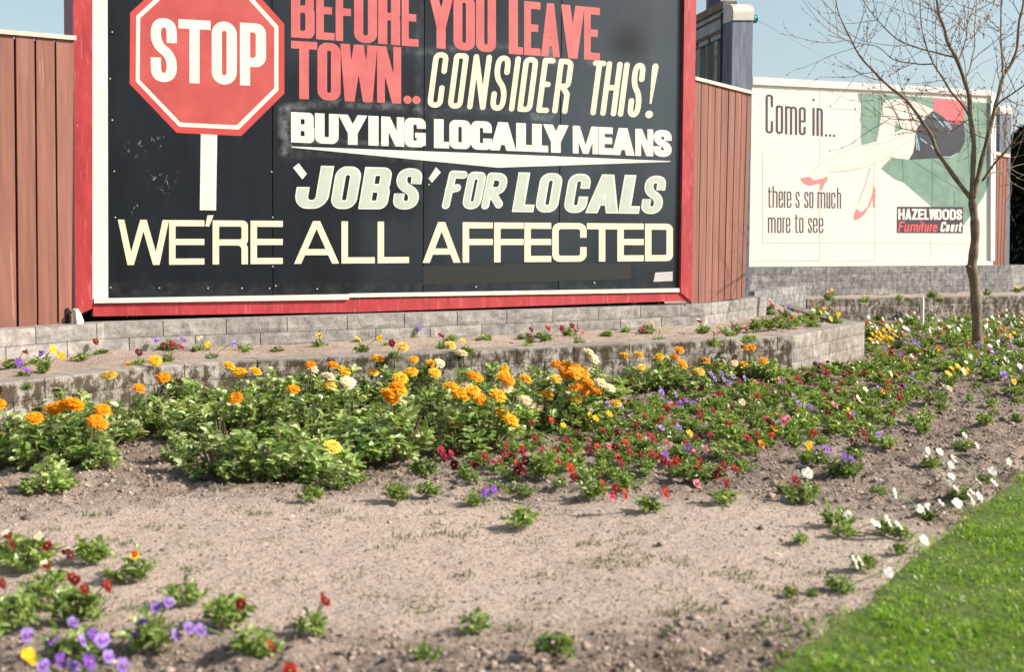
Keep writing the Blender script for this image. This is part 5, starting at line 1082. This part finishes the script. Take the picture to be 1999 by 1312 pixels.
# green plants without blooms (base, size)
green = dict(front=[(185, 1098, 1), (255, 1135, 1), (95, 1180, 1.1), (60, 1120, 1.3), (150, 1215, 1.15), (360, 1182, 1), (450, 1222, 1.15), (500, 1288, 1), (612, 1236, .95), (930, 1238, .75), (832, 1298, .6), (1085, 1308, .95), (300, 1275, 1.15), (15, 1105, 1.1), (20, 1230, 1.0)],
             mid=[(610, 988, .9), (770, 990, 1), (835, 972, 1), (830, 938, 1.1), (930, 985, .8), (1015, 968, .9), (1020, 1028, 1.15), (1265, 1005, 1), (1160, 978, 1.1), (1062, 945, 1.35), (915, 948, .8), (1375, 955, 1.3), (1340, 950, 1.1), (1220, 960, 1.1), (1245, 905, 1.2), (700, 950, .8)],
             lawn_e=[(1630, 1040, 1.2), (1650, 1058, .8), (1725, 1050, 1.1), (1760, 1062, 1.0), (1565, 1072, .7), (1680, 1125, 1.0), (1640, 1165, .9), (1530, 970, .9), (1715, 972, .7), (1810, 1020, .9), (1755, 1095, .6), (1585, 1172, .45), (1545, 1180, .5), (1820, 910, 1.1), (1875, 985, 1.0), (1925, 945, .8), (1600, 922, .95), (1640, 928, 1.0), (1730, 885, 1.2), (1700, 880, 1.0)],
             tier=[(30, 725, 1.0), (82, 716, 1), (112, 698, 1), (160, 708, 1.0), (200, 700, .95), (242, 692, 1.1), (330, 692, 1.1), (392, 692, .9), (475, 690, 1.0), (542, 690, .7), (622, 682, 1.0), (695, 676, .8), (812, 668, .9), (882, 670, .8), (945, 670, .9), (1022, 664, .9), (1058, 662, .9), (1112, 660, 1.0), (1185, 660, .9), (1222, 654, .9), (1262, 655, 1.2), (1372, 654, 1.0), (1408, 653, .9), (1440, 650, 1.0), (755, 680, .6)],
             tri=[(1478, 648, 1.2), (1500, 646, 1.2), (1525, 645, 1.1), (1545, 640, 1.2), (1565, 636, 1.2), (1580, 630, 1.1), (1600, 620, 1.0), (1505, 606, .8), (1595, 612, 1), (1628, 626, .9)])
allp = []      # [zone, base xyz, size, blooms]
def gather(zone, flowers, z0, h, share, size=1.0, gfun=None):
    mine = []
    for (x, y, sz) in green.get(zone, []):
        p = on_z(x, y, z0); 
        if gfun is not None: p[2] = gfun(p[0], p[1])
        mine.append([zone, p, sz*size*(.74 if (zone in ('front', 'lawn_e') and x > 330) else .9 if zone in ('front', 'mid') else 1), []])
    for (x, y, c) in flowers:
        q_ = on_z(x, y, z0+h); best, bd = None, share
        for a in mine:
            ty = q_[1]; d = math.hypot(a[1][0]-q_[0], (a[1][1]-ty)*.7)
            if d < bd and len(a[3]) < 14: bd, best = d, a
        if best is None:
            p = q_+np.array([rnd.uniform(-.02, .02), rnd.uniform(-.02, .03), 0]); p[2] = z0 if gfun is None else float(gfun(p[0], p[1])); best = [zone, p, size*rnd.uniform(.7, 1.05), []]; mine.append(best)
        best[3].append((x, y, c))
    allp.extend(mine)
gather('front', front, 0, .085, .15, 1.2, gz); gather('mid', mid, 0, .085, .16, 1.05, gz); gather('lawn_e', lawn_e, 0, .07, .19, 1.0, gz)
gather('right', right, 0, .09, .20, 1.25, gz); gather('far', far+far_extra, 0, .10, .28, 1.45, gz); gather('tier', tier, .245, .10, .16, .95); gather('tri', tri, .25, .10, .18, 1.1); gather('backb', backb, .26, .09, .3, 1.3)
def scatter(zone, poly, gap, size, n):
    x0, x1 = min(p[0] for p in poly), max(p[0] for p in poly); y0, y1 = min(p[1] for p in poly), max(p[1] for p in poly); k = 0
    for _ in range(9000):
        x, y = rnd.uniform(x0, x1), rnd.uniform(y0, y1)
        if not inside(np.array([x]), np.array([y]), poly)[0]: continue
        p = on_z(x, y, 0)
        if any(math.hypot(a[1][0]-p[0], a[1][1]-p[1]) < gap for a in allp): continue
        p[2] = gz(p[0], p[1]); allp.append([zone, p, size*rnd.uniform(.75, 1.2), []]); k += 1
        if k >= n: break
scatter('mid', [(860, 945), (1010, 870), (1215, 805), (1430, 770), (1470, 880), (1440, 945), (1200, 960), (960, 970)], .125, 1.0, 26)
scatter('right', [(1215, 800), (1500, 745), (1690, 715), (1740, 700), (1790, 760), (1700, 860), (1560, 870), (1470, 880), (1300, 830)], .15, 1.3, 30)
scatter('far', [(1692, 700), (1695, 640), (1999, 625), (1999, 745), (1890, 760), (1780, 750)], .22, 1.5, 26)
scatter('right', [(1640, 900), (1790, 765), (1999, 740), (1999, 830), (1850, 850)], .27, .9, 12)
ZN = dict(front='in the foreground corner cluster', mid='the red patch', lawn_e='beside the lawn edge', right='the mixed patch below the wall', far='the tree’s bed', tier='in the raised strip under the black billboard', tri='in the raised corner bed', backb='at the foot of the far grey wall')
CW = dict(c='crimson', d='dark red', r='red', m='maroon', p='purple', v='lilac', w='white', W='white', k='cream', y='yellow', Y='yellow', o='orange', i='pink', K='cream', P='purple edged', R='orange red')
NUMW = ['no', 'one', 'two', 'three', 'four', 'five', 'six', 'seven', 'eight']; items = []
for j, (zone, p, s, bl) in enumerate(allp):
    rt = empty('pansy_plant', p, None, 'pansy', 'pansies planted over the beds'); o = obj('foliage', PF[j % 7], rt); q_ = s*rnd.uniform(.92, 1.1); o.scale = (q_, q_, q_*rnd.uniform(.85, 1.15)); o.rotation_euler = (rnd.uniform(-.08, .08), rnd.uniform(-.08, .08), rnd.uniform(0, 6.28))
    tips = []
    for (x, y, c) in bl:
        fp = at_depth(x, y, p[1]-rnd.uniform(-.01, .035)); 
        if fp[2] < p[2]+.03: fp = on_z(x, y, p[2]+.045)
        tips.append(fp); o = obj('flower', PB[COLR[c]][rnd.randint(0, 1)], rt, fp-p); z_ = rnd.uniform(.88, 1.12)*dict(front=.64, lawn_e=.74, mid=.78, right=.88, far=1.1).get(zone, .95); o.scale = (z_*rnd.uniform(.85, 1), z_, z_)
        o.rotation_euler = (R(rnd.uniform(-42, -2)), R(rnd.uniform(-18, 18)), R(rnd.uniform(5, 75)))
    if tips: stems(rt, p, tips, M['stem'])
    cols = []
    for _, _, c in bl:
        if CW[c] not in cols: cols.append(CW[c])
    n = len(bl); px_, py_ = to_px(p)
    what = ('small ' if s < .8 else '')+('flowerless green pansy plant' if n == 0 else ('%s pansy with %s bloom%s' if len(cols) == 1 else '%s pansy, %s bloom%s') % (' and '.join(cols[:2]), NUMW[n] if n <= 6 else 'many', '' if n == 1 else 's'))
    row = '' if zone not in ('mid', 'right', 'far') else ['back of ', 'middle of ', 'front of '][int(py_ > dict(mid=860, right=770, far=660)[zone])+int(py_ > dict(mid=915, right=810, far=695)[zone])]
    items.append((rt, (what, zone, row), float(px_)))
number(items, lambda k, w: '%s, %s%s%s' % (k[0], w, k[2], ZN[k[1]]))
# ---- the rest of the carpet: seedlings past those that show largest, as one mass
VV, FF, MI, nv = [], [], [], 0; mats_ = [M['pleaf']]; mid_ = {}
def arrays(me):
    v = np.empty(len(me.vertices)*3, np.float32); me.vertices.foreach_get('co', v); return v.reshape(-1, 3).astype(float), [tuple(p.vertices) for p in me.polygons], [p.material_index for p in me.polygons]
PA = [arrays(m_) for m_ in PF]; BA = {k_: arrays(v_[0]) for k_, v_ in PB.items()}
def put(A, p, sc, yaw, mm, tilt=0.0):
    global nv
    v, f, mi = A; v = v*sc; ct, st2 = math.cos(tilt), math.sin(tilt); v = np.stack([v[:, 0], v[:, 1]*ct-v[:, 2]*st2, v[:, 1]*st2+v[:, 2]*ct], 1); c_, s_ = math.cos(yaw), math.sin(yaw)
    VV.append(np.stack([v[:, 0]*c_-v[:, 1]*s_, v[:, 0]*s_+v[:, 1]*c_, v[:, 2]], 1)+p); FF.extend(tuple(i+nv for i in q_) for q_ in f); MI.extend(mm[i] for i in mi); nv += len(v)
def mslot(m_):
    if m_.name not in mid_: mid_[m_.name] = len(mats_); mats_.append(m_)
    return mid_[m_.name]
def carpet(poly, gap, size, n, cols, pb):
    x0, x1 = min(p[0] for p in poly), max(p[0] for p in poly); y0, y1 = min(p[1] for p in poly), max(p[1] for p in poly); k = 0; spots = [a[1] for a in allp]
    for _ in range(5000):
        x, y = rnd.uniform(x0, x1), rnd.uniform(y0, y1)
        if not inside(np.array([x]), np.array([y]), poly)[0]: continue
        p = on_z(x, y, 0)
        if any(abs(a[0]-p[0]) < gap and abs(a[1]-p[1]) < gap for a in spots): continue
        p[2] = gz(p[0], p[1]); spots.append(p); s_ = size*rnd.uniform(.6, 1.1); put(PA[rnd.randint(0, 6)], p, s_, rnd.uniform(0, 6.28), [0]); k += 1
        if rnd.random() < pb:
            for _q in range(rnd.randint(1, 3)):
                c_ = rnd.choice(cols); put(BA[COLR[c_]], p+np.array([rnd.uniform(-.06, .06), rnd.uniform(-.05, .02), rnd.uniform(.06, .095)*s_]), rnd.uniform(.55, .8), R(rnd.uniform(-25, 60)), [mslot(m_) for m_ in PB[COLR[c_]][0].materials], R(rnd.uniform(-40, 0)))
        if k >= n: break
carpet([(840, 945), (1010, 865), (1215, 800), (1430, 765), (1480, 880), (1440, 945), (1200, 955), (960, 965)], .095, .75, 75, 'ddddmmcrri', .45)
carpet([(1200, 800), (1500, 742), (1690, 712), (1745, 700), (1800, 765), (1700, 865), (1560, 880), (1470, 890), (1300, 840)], .11, .95, 100, 'ccddrmmivp', .4)
carpet([(1692, 700), (1694, 625), (1999, 608), (1999, 745), (1890, 765), (1780, 755)], .13, 1.25, 120, 'wwwwddrrvpk', .55)
carpet([(1640, 905), (1790, 765), (1999, 745), (1999, 840), (1850, 860)], .20, .6, 24, 'yrvw', .2)
me = mesh('pansy_seedlings', np.vstack(VV), FF, mats_, MI); tag(obj('pansy_seedlings', me), 'carpet of small pansy seedlings filling in between the larger pansies', 'pansies', kind='stuff')
for o in bpy.data.objects:
    l_ = o.get('label', '')
    if len(l_.split()) > 16: l_ = l_.replace(' the ', ' ')
    if len(l_.split()) > 16: o['label'] = l_.replace(', many blooms', '').replace(', six blooms', '').replace(' and ', ', ').replace(' with many blooms', '')
    elif l_: o['label'] = l_
